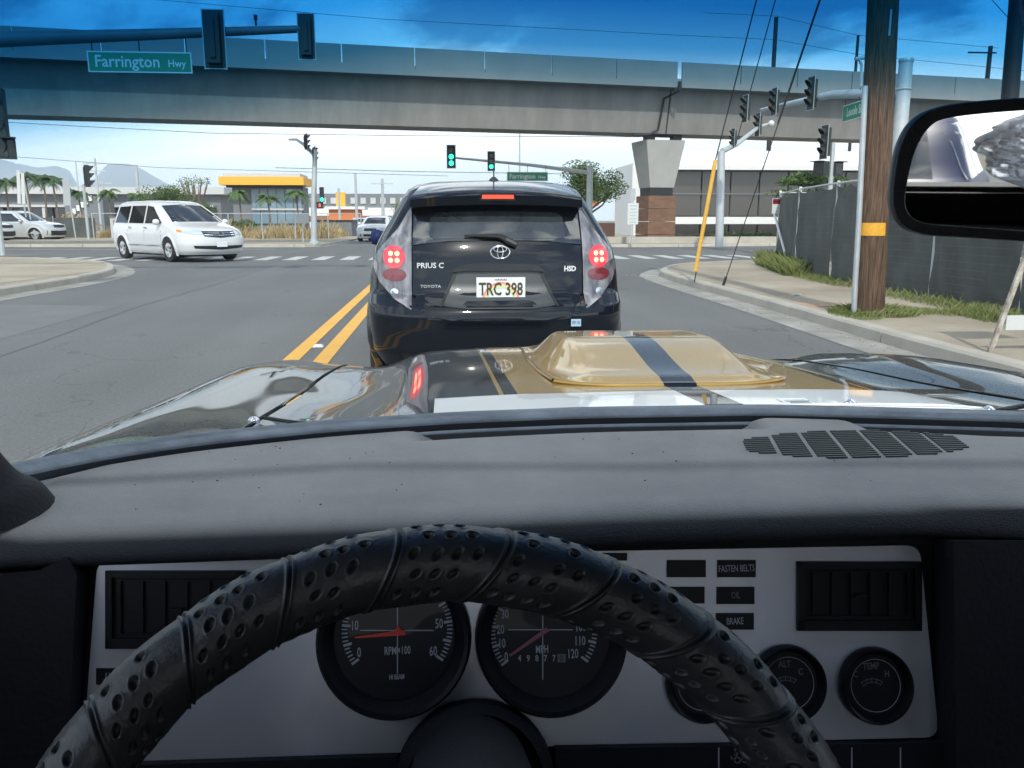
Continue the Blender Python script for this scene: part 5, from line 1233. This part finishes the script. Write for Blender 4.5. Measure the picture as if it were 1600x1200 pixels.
# ============================================================ DASHBOARD
db = thing('dashboard', 'worn dark grey padded dashboard with a dim silver instrument panel', 'dashboard', (.2, .75, .6))
def dash_mat():
    m = mat('dash_vinyl', (.36, .33, .305), .64, c2=(.25, .235, .225), scale=5, detail=10, spec=.3)
    t = m.node_tree; b = t.nodes['Principled BSDF']; tc = t.nodes['Texture Coordinate']
    vo = t.nodes.new('ShaderNodeTexVoronoi'); vo.inputs['Scale'].default_value = 620; n = t.nodes.new('ShaderNodeTexNoise'); n.inputs['Scale'].default_value = 260; n.inputs['Detail'].default_value = 3
    mpn = t.nodes.new('ShaderNodeMapping'); mpn.inputs['Scale'].default_value = (.75, 1.1, 1.1); t.links.new(tc.outputs['Object'], mpn.inputs[0]); t.links.new(mpn.outputs[0], vo.inputs['Vector']); t.links.new(mpn.outputs[0], n.inputs['Vector'])
    a = t.nodes.new('ShaderNodeMath'); a.operation = 'ADD'; t.links.new(vo.outputs['Distance'], a.inputs[0]); t.links.new(n.outputs['Fac'], a.inputs[1])
    bp = t.nodes.new('ShaderNodeBump'); bp.inputs['Strength'].default_value = .55; bp.inputs['Distance'].default_value = .0009; t.links.new(a.outputs[0], bp.inputs['Height']); t.links.new(bp.outputs[0], b.inputs['Normal'])
    # shade painted in: colour goes near black where the pad rolls over at the front
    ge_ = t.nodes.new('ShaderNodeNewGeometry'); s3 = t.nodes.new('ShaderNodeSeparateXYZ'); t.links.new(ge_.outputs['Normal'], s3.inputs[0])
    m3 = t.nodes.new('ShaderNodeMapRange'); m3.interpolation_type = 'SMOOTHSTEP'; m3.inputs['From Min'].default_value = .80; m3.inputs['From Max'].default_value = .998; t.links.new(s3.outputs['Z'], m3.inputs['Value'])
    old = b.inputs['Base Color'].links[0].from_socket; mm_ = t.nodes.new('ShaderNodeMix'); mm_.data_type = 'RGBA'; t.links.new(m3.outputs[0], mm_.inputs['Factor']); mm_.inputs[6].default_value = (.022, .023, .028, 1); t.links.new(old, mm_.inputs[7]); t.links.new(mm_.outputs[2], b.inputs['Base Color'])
    return m
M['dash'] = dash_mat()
def dz_(x, y):
    z = .934
    z += .0015 * math.sin(x * 5) 
    # raised rear ledge and a shallow step across the pad
    z -= .007 * sm(.875 - .10 * sm(.0, .5, -x + .1) + .0, .80, y) if False else 0
    st = float(np.interp(x, [-.36, -.1, .2, .5, .9], [.80, .835, .80, .79, .79])); z -= .006 * (1 - sm(st - .012, st + .012, y))
    z -= .003 * (1 - sm(.70, .76, y))
    # long shallow defroster hollows
    for (x0, x1) in ((-.02, .375), (.52, .95)):
        e = sm(x0 - .03, x0 + .03, x) * (1 - sm(x1 - .03, x1 + .03, x)); yb_ = arcY(x) - .020
        z -= .018 * e * sm(yb_ - .046, yb_ - .030, y)
    z -= .022 * (1 - sm(-.385, -.345, x)) ** 2
    return z
prof = [(.712, 0), (.703, -.0012), (.694, -.0035), (.686, -.007), (.679, -.0115), (.674, -.017), (.672, -.0225), (.675, -.027), (.70, -.028), (.74, -.028)]
xs_ = list(np.linspace(-.39, 1.02, 190)); P = []; nv = 50
for x in xs_:
    ye = arcY(x) - .012; bulge = -.012 * math.cos((x - .2) * 1.4) * 0
    yoff = float(np.interp(x, [-.39, -.36, -.30, .45, .55, .9], [.03, .012, 0, 0, -.01, -.02]))
    for j in range(nv):
        y = ye + (.712 + yoff - ye) * j / (nv - 1); P.append((x - .12 * (1 - sm(-.39, -.22, x)) * j / (nv - 1), y, dz_(x, y - yoff * j / nv)))
    zb = dz_(x, .70)
    drop = float(np.interp(x, [-.40, -.36, -.30, .42, .56, .8], [.035, .010, 0, 0, .006, .012]))
    for (y, d) in prof[1:]: P.append((x - .12 * (1 - sm(-.39, -.22, x)), y + yoff, zb + d - drop * (1 if d < -.01 else 0)))
n_p = nv + len(prof) - 1
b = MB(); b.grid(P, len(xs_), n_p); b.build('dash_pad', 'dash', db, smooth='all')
# speaker grille: slots in seven slanted blocks, drawn by an ellipse outline
gm = MB(); cols = 7
for c_ in range(cols):
    for r_ in range(15):
        v = (r_ - 7) / 7.4; u0 = -1 + 2 * c_ / cols + .015; u1 = -1 + 2 * (c_ + 1) / cols - .03
        lim = math.sqrt(max(0, 1 - v * v)) * 1.06 + .0
        sh = -v * .0
        a0_, a1_ = max(u0 + .16 * 0, -lim), min(u1, lim)
        if a1_ - a0_ < .05: continue
        skew = .040 * v
        y = .858 + v * .056; x0 = .455 + a0_ * .128 + skew * .35; x1 = .455 + a1_ * .128 + skew * .35
        zz = dz_((x0 + x1) / 2, y); gm.box(((x0 + x1) / 2, y, zz + .0008), (x1 - x0, .0034, .0016))
tag(gm.build('speaker_slots', 'bezel' if 'bezel' in M else 'ink', db), kind='stuff')
# screw in the hollow, crumbs
q = at(741, 684, Z=.926); b = MB(); b.lathe([(.0052, 0), (.0048, .0014), (.0015, .0004), (.0001, .0003)], (q.x, q.y, dz_(q.x, q.y) + .0003), n=12); b.build('screw', 'rust', db)
cm = MB()
for i in range(46):
    x, y = random.uniform(-.33, .6), random.uniform(.72, .93); s_ = random.uniform(.0004, .0011); cm.box((x, y, dz_(x, y) + s_ * .4), (s_ * 1.5, s_, s_), random.random() * 3)
tag(cm.build('crumbs', 'ink', db), kind='stuff')
# panel plane
PO = Vector((0, .69, .895)); PU = Vector((0, .306, .952)); PN = Vector((0, -.952, .306)); PR = Vector((1, 0, 0)); PM = Matrix((PR, PU, PN)).transposed()
def pan(px, py, off=0.0):
    d = FW + RT * ((px - 800) / 1290) + UP * ((600 - py) / 1290); p0 = PO + PN * off; t_ = (p0 - EYE).dot(PN) / d.dot(PN); return EYE + d * t_
def quad(mb, x0, y0, x1, y1, off, th=.0):
    pts = [pan(x0, y1, off), pan(x1, y1, off), pan(x1, y0, off), pan(x0, y0, off)]
    if th: mb.prism(pts, PN * -th)
    else: mb.add(pts, [(0, 1, 2, 3)])
# dark fascia behind and around
b = MB(); b.prism([pan(20, 850, -.004), pan(1590, 838, -.004), pan(1620, 1260, -.004), pan(-20, 1260, -.004)], PN * -.02); b.build('fascia', 'cabin', db)
b = MB(); b.prism([pan(-90, 905, .022), pan(60, 892, .022), pan(104, 870, .022), pan(120, 900, .022), pan(100, 1260, .022), pan(-140, 1260, .022)], PN * -.03)
b.build('side_cheek', 'cabin', db); b = MB(); b.prism([pan(1490, 845, .03), pan(1800, 845, .03), pan(1900, 1260, .03), pan(1495, 1260, .03)], PN * -.03); b.build('side_cheek', 'cabin', db)
M['panel'] = mat('brushed_panel', (.56, .55, .58), .34, metal=.5, var=.16, scale=2.5, detail=12, bump=.05, bscale=12)
def rr_poly(corners, r=12, n=5):
    out = []; N_ = len(corners)
    for i in range(N_):
        p, a, c = Vector(corners[i]), Vector(corners[i - 1]), Vector(corners[(i + 1) % N_]); d0 = (a - p).normalized() * r; d1 = (c - p).normalized() * r
        for k in range(n + 1):
            t_ = k / n; out.append(((p + d0) * (1 - t_) ** 2 + p * 2 * t_ * (1 - t_) + (p + d1) * t_ ** 2))
    return out
pts = rr_poly([(152, 876), (1437, 852), (1467, 1152), (862, 1166), (620, 1176), (128, 1196)], 22)
b = MB(); b.prism([pan(p.x, p.y, .002) for p in pts], PN * -.005); b.build('instrument_panel', 'panel', db)
# column hood cut-out
b = MB(); c_ = pan(742, 1218, .004); b.lathe([(.064, 0), (.068, .004), (.066, .012), (.058, .016), (.052, .004), (.0001, .003)], c_, PN, 40); b.build('column_surround', 'cabin', db, smooth=30)
# lower panel
b = MB(); b.prism([pan(-60, 1204, .012), pan(620, 1182, .012), pan(660, 1300, .012), pan(-60, 1300, .012)], PN * -.01); b.prism([pan(868, 1170, .012), pan(1600, 1158, .012), pan(1600, 1330, .012), pan(868, 1330, .012)], PN * -.01)
b.build('lower_panel', 'cabin', db)
M['dim_print'] = mat('dim_print', (.42, .42, .44), .6); M['faint_print'] = mat('faint_print', (.16, .16, .17), .6); M['gauge_face'] = mat('gauge_face', (.006, .007, .010), .4, coat=.08, spec=.3)
M['needle_red'] = mat('needle_red', (.75, .05, .04), .5); M['bezel'] = mat('bezel_black', (.005, .005, .007), .4, spec=.25)
b = MB()
for x in (1122, 1330, 1406): quad(b, x, 1168, x + 2, 1210, .0135)
b.build('lower_divider', 'dim_print', db)
text('lettering', 'S*', .008, 'faint_print', db, pan(1153, 1176, .0135), rot=PM); text('lettering', '\u00b0OO', .008, 'faint_print', db, pan(1155, 1188, .0135), rot=PM)
def gauge(label, cx, cy, R_, rf, depth=.018):
    c = pan(cx, cy, .002); prof_ = [(R_ * .97, -.002), (R_, .004), (R_ * .985, depth * .8), (R_ * .95, depth), (R_ * .90, depth * .93), (rf, .003), (.0001, .0025)]
    b = MB(); b.lathe(prof_, c, PN, 56); g_ = b.build('gauge', 'bezel', db, smooth=25, label=label)
    b = MB(); b.lathe([(rf * .985, .0), (.0001, .0)], c + PN * .0036, PN, 48); b.build('dial_face', 'gauge_face', g_)
    return g_, c
def ticks(g_, cpx, cpy, r0, r1, a0, a1, n, major, m='dim_print', w0=.0006, w1=.0011):
    b = MB(); c = pan(cpx, cpy, .0062)
    for i in range(n + 1):
        a = R(a0 + (a1 - a0) * i / n); mj = i % major == 0; d = PR * math.cos(a) + PU * math.sin(a); s_ = PR * -math.sin(a) + PU * math.cos(a); ww = w1 if mj else w0; rr = r0 * (.97 if mj else 1.03)
        b.add([c + d * rr - s_ * ww, c + d * r1 - s_ * ww, c + d * r1 + s_ * ww, c + d * rr + s_ * ww], [(0, 1, 2, 3)])
    b.build('scale_marks', m, g_)
def gtext(g_, s, px, py, size, m='dim_print', sx=.60, off=.0062, bold=.00012): return text('numeral', s, size, m, g_, pan(px, py, off), rot=PM, sx=sx, depth=.0001, bold=bold)
PXM = 1770.
g1, _ = gauge('rev counter reading RPM x100 with a flat red needle', 617, 996, .0665, .052)
ticks(g1, 621, 984, .0415, .0475, 215, -35, 60, 5)
for s, x, y in (('0', 561, 1020), ('10', 554, 978), ('20', 572, 930), ('30', 620, 905), ('40', 666, 937), ('50', 686, 975), ('60', 677, 1018)): gtext(g1, s, x, y, .0115)
gtext(g1, 'RPM\u00d7100', 621, 1017, .0095); gtext(g1, 'HI BEAM', 620, 1058, .0058)
b = MB(); quad(b, 620.2, 915, 621.8, 1052, .0060); quad(b, 563, 984.2, 678, 985.8, .0061); b.build('crosshair', 'dim_print', g1)
b = MB(); b.prism([pan(555, 997, .0075), pan(555, 994.5, .0075), pan(632, 984, .0075), pan(634, 992, .0075)], PN * .001); b.lathe([(.0025, 0), (.002, .003), (.0001, .003)], pan(622, 983, .0075), PN, 10); b.build('needle', 'needle_red', g1)
g2, _ = gauge('speedometer in MPH with its needle resting on zero', 860, 994, .0665, .052)
ticks(g2, 850, 984, .0415, .0475, 217, -37, 60, 5)
for s, x, y in (('0', 791, 1027), ('10', 784, 1006), ('20', 782, 984), ('30', 789, 960), ('40', 803, 940), ('60', 850, 905), ('100', 907, 980), ('110', 906, 1002), ('120', 895, 1022)): gtext(g2, s, x, y, .0112)
gtext(g2, 'MPH', 847, 1015, .0095)
for i, ch in enumerate('49877'): gtext(g2, ch, 812 + i * 13.4, 1029, .0075, 'dim_print', .8)
b = MB(); quad(b, 871, 1022, 884, 1035, .0062); b.build('odometer_wheel', 'faint_print', g2); gtext(g2, '0', 877, 1029, .0075, 'ink', .8, .0066)
b = MB(); quad(b, 847.2, 915, 848.8, 1062, .0060); quad(b, 794, 983.2, 895, 984.8, .0061); b.build('crosshair', 'dim_print', g2)
b = MB(); b.prism([pan(797, 1026, .0075), pan(795, 1023, .0075), pan(853, 980, .0075), pan(859, 985, .0075)], PN * .001); b.build('needle', mat('needle_dull', (.30, .09, .12), .5), g2)
for (lab, cx, cy, t1, t2, t3) in (('fuel gauge hidden behind the wheel rim, leftmost small gauge', 1096, 1066, '', '', ''), ('ALT gauge, middle of the small ones', 1229, 1066, 'ALT', 'D', 'C'), ('TEMP gauge, rightmost of the small ones', 1364, 1069, 'TEMP', 'C', 'H')):
    g_, c = gauge(lab, cx, cy, .0335, .027, .012)
    b = MB(); b.ring(c + PN * .005, PN, .0228, .00035, 44, 4); b.build('dial_ring', 'dim_print', g_)
    if t1: gtext(g_, t1, cx - 3, cy - 28, .0082, 'faint_print', .8)
    if t2: gtext(g_, t2, cx - 27, cy - 15, .0080, 'faint_print', .8)
    if t3: gtext(g_, t3, cx + 22, cy - 16, .0080, 'faint_print', .8)
    b = MB(); o_ = pan(cx, cy + 22, .0062)
    for rr in (.0165, .0135):
        P = []
        for k in range(13):
            a = R(125 - 70 * k / 12)
            for q_ in (rr, rr + .0006): P.append(o_ + PR * q_ * math.cos(a) + PU * q_ * math.sin(a))
        b.grid(P, 13, 2)
    for k in range(5):
        a = R(125 - 70 * k / 4); d = PR * math.cos(a) + PU * math.sin(a); s_ = PR * -math.sin(a) * .0003 + PU * math.cos(a) * .0003; b.add([o_ + d * .0132 - s_, o_ + d * .0175 - s_, o_ + d * .0175 + s_, o_ + d * .0132 + s_], [(0, 1, 2, 3)])
    b.build('scale_marks', 'faint_print', g_)
# vents
def vent(lab, x0, y0, x1, y1):
    b = MB(); quad(b, x0, y0, x1, y1, .0028, .003); v_ = b.build('air_vent', 'bezel', db, label=lab)
    b = MB(); fw = 10
    for (a, c, d, e) in ((x0, y0, x1, y0 + fw), (x0, y1 - fw * 1.6, x1, y1), (x0, y0, x0 + fw, y1), (x1 - fw, y0, x1, y1)): quad(b, a, c, d, e, .0075, .006)
    b.build('vent_frame', 'bezel', v_)
    n = 5; w_ = (x1 - x0 - 44) / n
    for i in range(n + 1):
        b = MB(); x = x0 + 22 + i * w_; quad(b, x, y0 + 16, x + 2.5, y1 - 22, .0062, .005); b.build('vane', 'bezel', v_)
    b = MB(); quad(b, x0 + 18, y0 + 14, x1 - 18, y0 + 16, .0068, .001); quad(b, x0 + 18, y1 - 24, x1 - 18, y1 - 22, .0068, .001); b.build('vane_rail', 'bezel', v_)
    b = MB(); xm = (x0 + x1) / 2; quad(b, xm - 8, (y0 + y1) / 2 - 2, xm + 10, (y0 + y1) / 2 + 3, .0105, .005); b.build('vent_knob', 'bezel', v_)
vent('left air vent behind the wheel rim', 164, 892, 382, 1014); vent('right air vent above the TEMP gauge', 1248, 878, 1441, 986)
for (x0, y0, x1, y1, tx) in ((1042, 875, 1103, 902, ''), (1121, 875, 1181, 902, 'FASTEN BELTS'), (1042, 917, 1101, 943, ''), (1120, 917, 1179, 944, 'OIL'), (1119, 958, 1178, 984, 'BRAKE'), (942, 864, 980, 876, ''), (150, 1044, 212, 1070, 'LIGHTS')):
    b = MB(); quad(b, x0, y0, x1, y1, .0032, .003); w_ = b.build('warning_light', 'bezel', db, label=('blank warning light window' if not tx else 'warning light lettered ' + tx) if tx != 'LIGHTS' else 'switch plate lettered LIGHTS')
    if tx: text('lettering', tx, .0085, 'dim_print' if tx != 'OIL' else 'faint_print', w_, pan((x0 + x1) / 2, (y0 + y1) / 2, .0036), rot=PM, sx=.62, depth=.0001)

# ============================================================ STEERING WHEEL with a perforated laced cover
WC = Vector((-.0047, .2828, .8639)); WT = .399; WR = .178
w_up = Vector((0, math.sin(WT), math.cos(WT))); w_n = Vector((0, -math.cos(WT), math.sin(WT)))   # towards the driver
sw = thing('steering_wheel', 'black steering wheel with a dimpled laced cover across the lower view', 'steering wheel', WC)
def rim_mesh(a0, a1, nu, nv, fine):
    U = np.linspace(a0, a1, nu); V = np.linspace(0, 2 * PI, nv + 1)[:nv]
    u, v = np.meshgrid(U, V, indexing='ij'); tr = .0162
    s = u * WR; q = v * tr
    disp = np.zeros_like(u)
    if fine:
        seg = .0455; sl_ = s + .42 * tr * np.sin(v) * 1.2 + .55 * tr * np.cos(v)   # slanted seams
        k = np.round((sl_ + .012) / seg); d = np.abs(sl_ + .012 - k * seg)
        ph = (sl_ + .012) / seg - np.floor((sl_ + .012) / seg)
        disp += .0011 * np.sin(PI * ph) ** .6                                   # cover swells between seams
        disp += .0011 * np.exp(-((d - .0013) / .0007) ** 2) - .0012 * np.exp(-(d / .0005) ** 2)    # raised double cord with a slit
        # dimples, hexagonal, row-jittered, none close to a seam
        px_, py_ = .0088, .0086; nrow = int(round(2 * PI * tr / py_)); py_ = 2 * PI * tr / nrow
        rs = np.random.default_rng(3); best = np.full(u.shape, 9.0); w1 = np.zeros_like(u)
        row0 = np.floor(q / py_)
        for dr in (-1, 0, 1):
            row = row0 + dr; rowm = np.mod(row, nrow)
            off = .5 * px_ * np.mod(rowm, 2)
            i0 = np.floor((sl_ - off) / px_)
            for di in (0, 1, -1):
                ii = i0 + di; h1 = np.sin(ii * 12.98 + rowm * 78.2) * 43758.5; h1 = h1 - np.floor(h1); h2 = np.sin(ii * 39.3 + rowm * 11.1) * 24634.6; h2 = h2 - np.floor(h2)
                cx_ = off + (ii + .0) * px_ + (h1 - .5) * .0016; cy_ = (row + .5) * py_ + (h2 - .5) * .0014
                kk_ = np.round((cx_ + .012) / seg); near = np.abs(cx_ + .012 - kk_ * seg) < .0052
                dd = np.hypot(sl_ - cx_, q - cy_); dd = np.where(near | (h1 * h2 > .66) | ((cx_ + .012) / seg - np.floor((cx_ + .012) / seg) < .26), 9.0, dd); best = np.minimum(best, dd)
        rr = .00200 + .0004 * np.sin(sl_ * 700)
        disp += -.0022 * (1 / (1 + np.exp((best - rr) / .00028))) + .00055 * np.exp(-((best - rr * 1.22) / .0006) ** 2)
        disp += .0006 * np.sin(s * 90 + np.sin(v * 2) * 2) * .4
    r_ = tr + disp
    cu, su = np.cos(u), np.sin(u)
    er = [cu * 1.0, su * w_up.y, su * w_up.z]    # radial direction in the wheel plane
    P = np.stack([WC[i] + er[i] * (WR + r_ * np.cos(v)) + np.array(w_n)[i] * r_ * np.sin(v) * 1.06 for i in range(3)], -1).reshape(-1, 3)
    F = []
    idx = np.arange(nu * nv).reshape(nu, nv); a = idx[:-1]; b_ = idx[1:]
    F = np.stack([a, b_, np.roll(b_, -1, 1), np.roll(a, -1, 1)], -1).reshape(-1, 4)
    me = bpy.data.meshes.new('rim_cover'); off = np.array(ORG[sw.name]); me.from_pydata((P - off).tolist(), [], F.tolist()); me.polygons.foreach_set('use_smooth', [True] * len(me.polygons))
    me.materials.append(M['cover']); o = bpy.data.objects.new('rim_cover', me); col.objects.link(o); o.parent = sw; return o
M['cover'] = mat('wheel_cover', (.045, .046, .050), .40, c2=(.028, .029, .032), scale=30, bump=.08, bscale=420, spec=.55)
rim_mesh(R(-14), R(194), 1150, 170, True)
rim_mesh(R(194), R(346), 60, 18, False)
def onw(x, y, n_=0.0): return WC + Vector((x, 0, 0)) + w_up * y + w_n * n_
b = MB(); b.lathe([(.045, -.05), (.05, -.02), (.045, .0), (.03, .006), (.0001, .008)], WC, w_n, 32)
for s_ in (-1, 1): b.tube([onw(s_ * .04, -.03, -.02), onw(s_ * .10, -.07, -.015), onw(s_ * .155, -.09, 0)], [.018, .014, .012], 8)
hub_ = b.build('hub', 'cabin', sw, smooth=True)
for o_ in [hub_]: pass
tag_c = MB(); ax = w_n * -1; c0 = WC + Vector((.02, 0, 0))
tag_c.lathe([(.030, .06), (.034, .10), (.046, .20), (.050, .26), (.050, .36)], c0, ax, 32); tag_c.build('steering_column', 'column_grey' if 'column_grey' in M else 'cabin', db, smooth=True)

# ============================================================ REAR VIEW MIRROR
mc = at(1500, 265, Y=.45); tgt = Vector((-.05, -1, -.03)).normalized(); eye_d = (EYE - mc).normalized(); mn_ = (tgt + eye_d).normalized()
def mp_(px, py, off=0.0):
    d = FW + RT * ((px - 800) / 1290) + UP * ((600 - py) / 1290); p0 = mc + mn_ * off; t_ = (p0 - EYE).dot(mn_) / d.dot(mn_); return EYE + d * t_
def rnd(pts, n=6):
    P = [Vector((*p, 0)) for p in pts]; out = []
    for i in range(len(P)):
        a, b_, c, d = P[i - 1], P[i], P[(i + 1) % len(P)], P[(i + 2) % len(P)]
        for k in range(n):
            t_ = k / n; out.append(0.5 * ((2 * b_) + (c - a) * t_ + (2 * a - 5 * b_ + 4 * c - d) * t_ * t_ + (3 * b_ - a - 3 * c + d) * t_ ** 3))
    return out
OUT = rnd([(1389, 318), (1392, 270), (1402, 224), (1424, 188), (1462, 168), (1530, 158), (1640, 151), (1800, 144), (1900, 150), (1940, 185), (1950, 260), (1940, 340), (1900, 385), (1800, 392), (1640, 380), (1500, 371), (1436, 366), (1402, 350)])
INN = rnd([(1412, 312), (1418, 270), (1430, 230), (1449, 200), (1475, 186), (1540, 177), (1640, 170), (1790, 162), (1880, 168), (1914, 200), (1922, 262), (1912, 330), (1880, 366), (1790, 374), (1640, 363), (1510, 354), (1446, 348), (1420, 336)])
rv = thing('rear_view_mirror', 'black framed rear view mirror cut off by the right edge', 'mirror', mc)
b = MB(); L = [(OUT, -.012, .94), (OUT, -.004, 1.0), (OUT, .003, 1.0), (OUT, .006, .985), (INN, .006, 1.01), (INN, .004, 1.0), (INN, .0015, 1.0)]
cen = Vector((1670, 265, 0)); P = []; n_o = len(OUT)
for k in range(n_o + 1):
    for (Q, off, s_) in L:
        p = Q[k % n_o]; p = cen + (p - cen) * s_; P.append(mp_(p.x, p.y, 0) + mn_ * off)
b.grid(P, n_o + 1, len(L)); b.add([mp_((cen + (p - cen) * .94).x, (cen + (p - cen) * .94).y) - mn_ * .012 for p in OUT], [tuple(range(n_o))])
M['mirror_frame'] = mat('mirror_frame', (.016, .018, .020), .42, bump=.35, bscale=900); b.build('frame', 'mirror_frame', rv, smooth=40)
M['mirror_glass'] = mat('mirror_glass', (.80, .82, .80), .015, metal=1.0)
b = MB(); b.add([mp_(p.x, p.y) + mn_ * .0018 for p in INN], [tuple(range(len(INN)))]); b.build('mirror_glass', 'mirror_glass', rv)
b = MB(); q = mp_(1680, 160) - mn_ * .02; b.tube([q, q + Vector((.0, .03, .06)), q + Vector((.02, .06, .13))], .008, 8); b.build('stalk', 'plastic', rv, smooth=True)
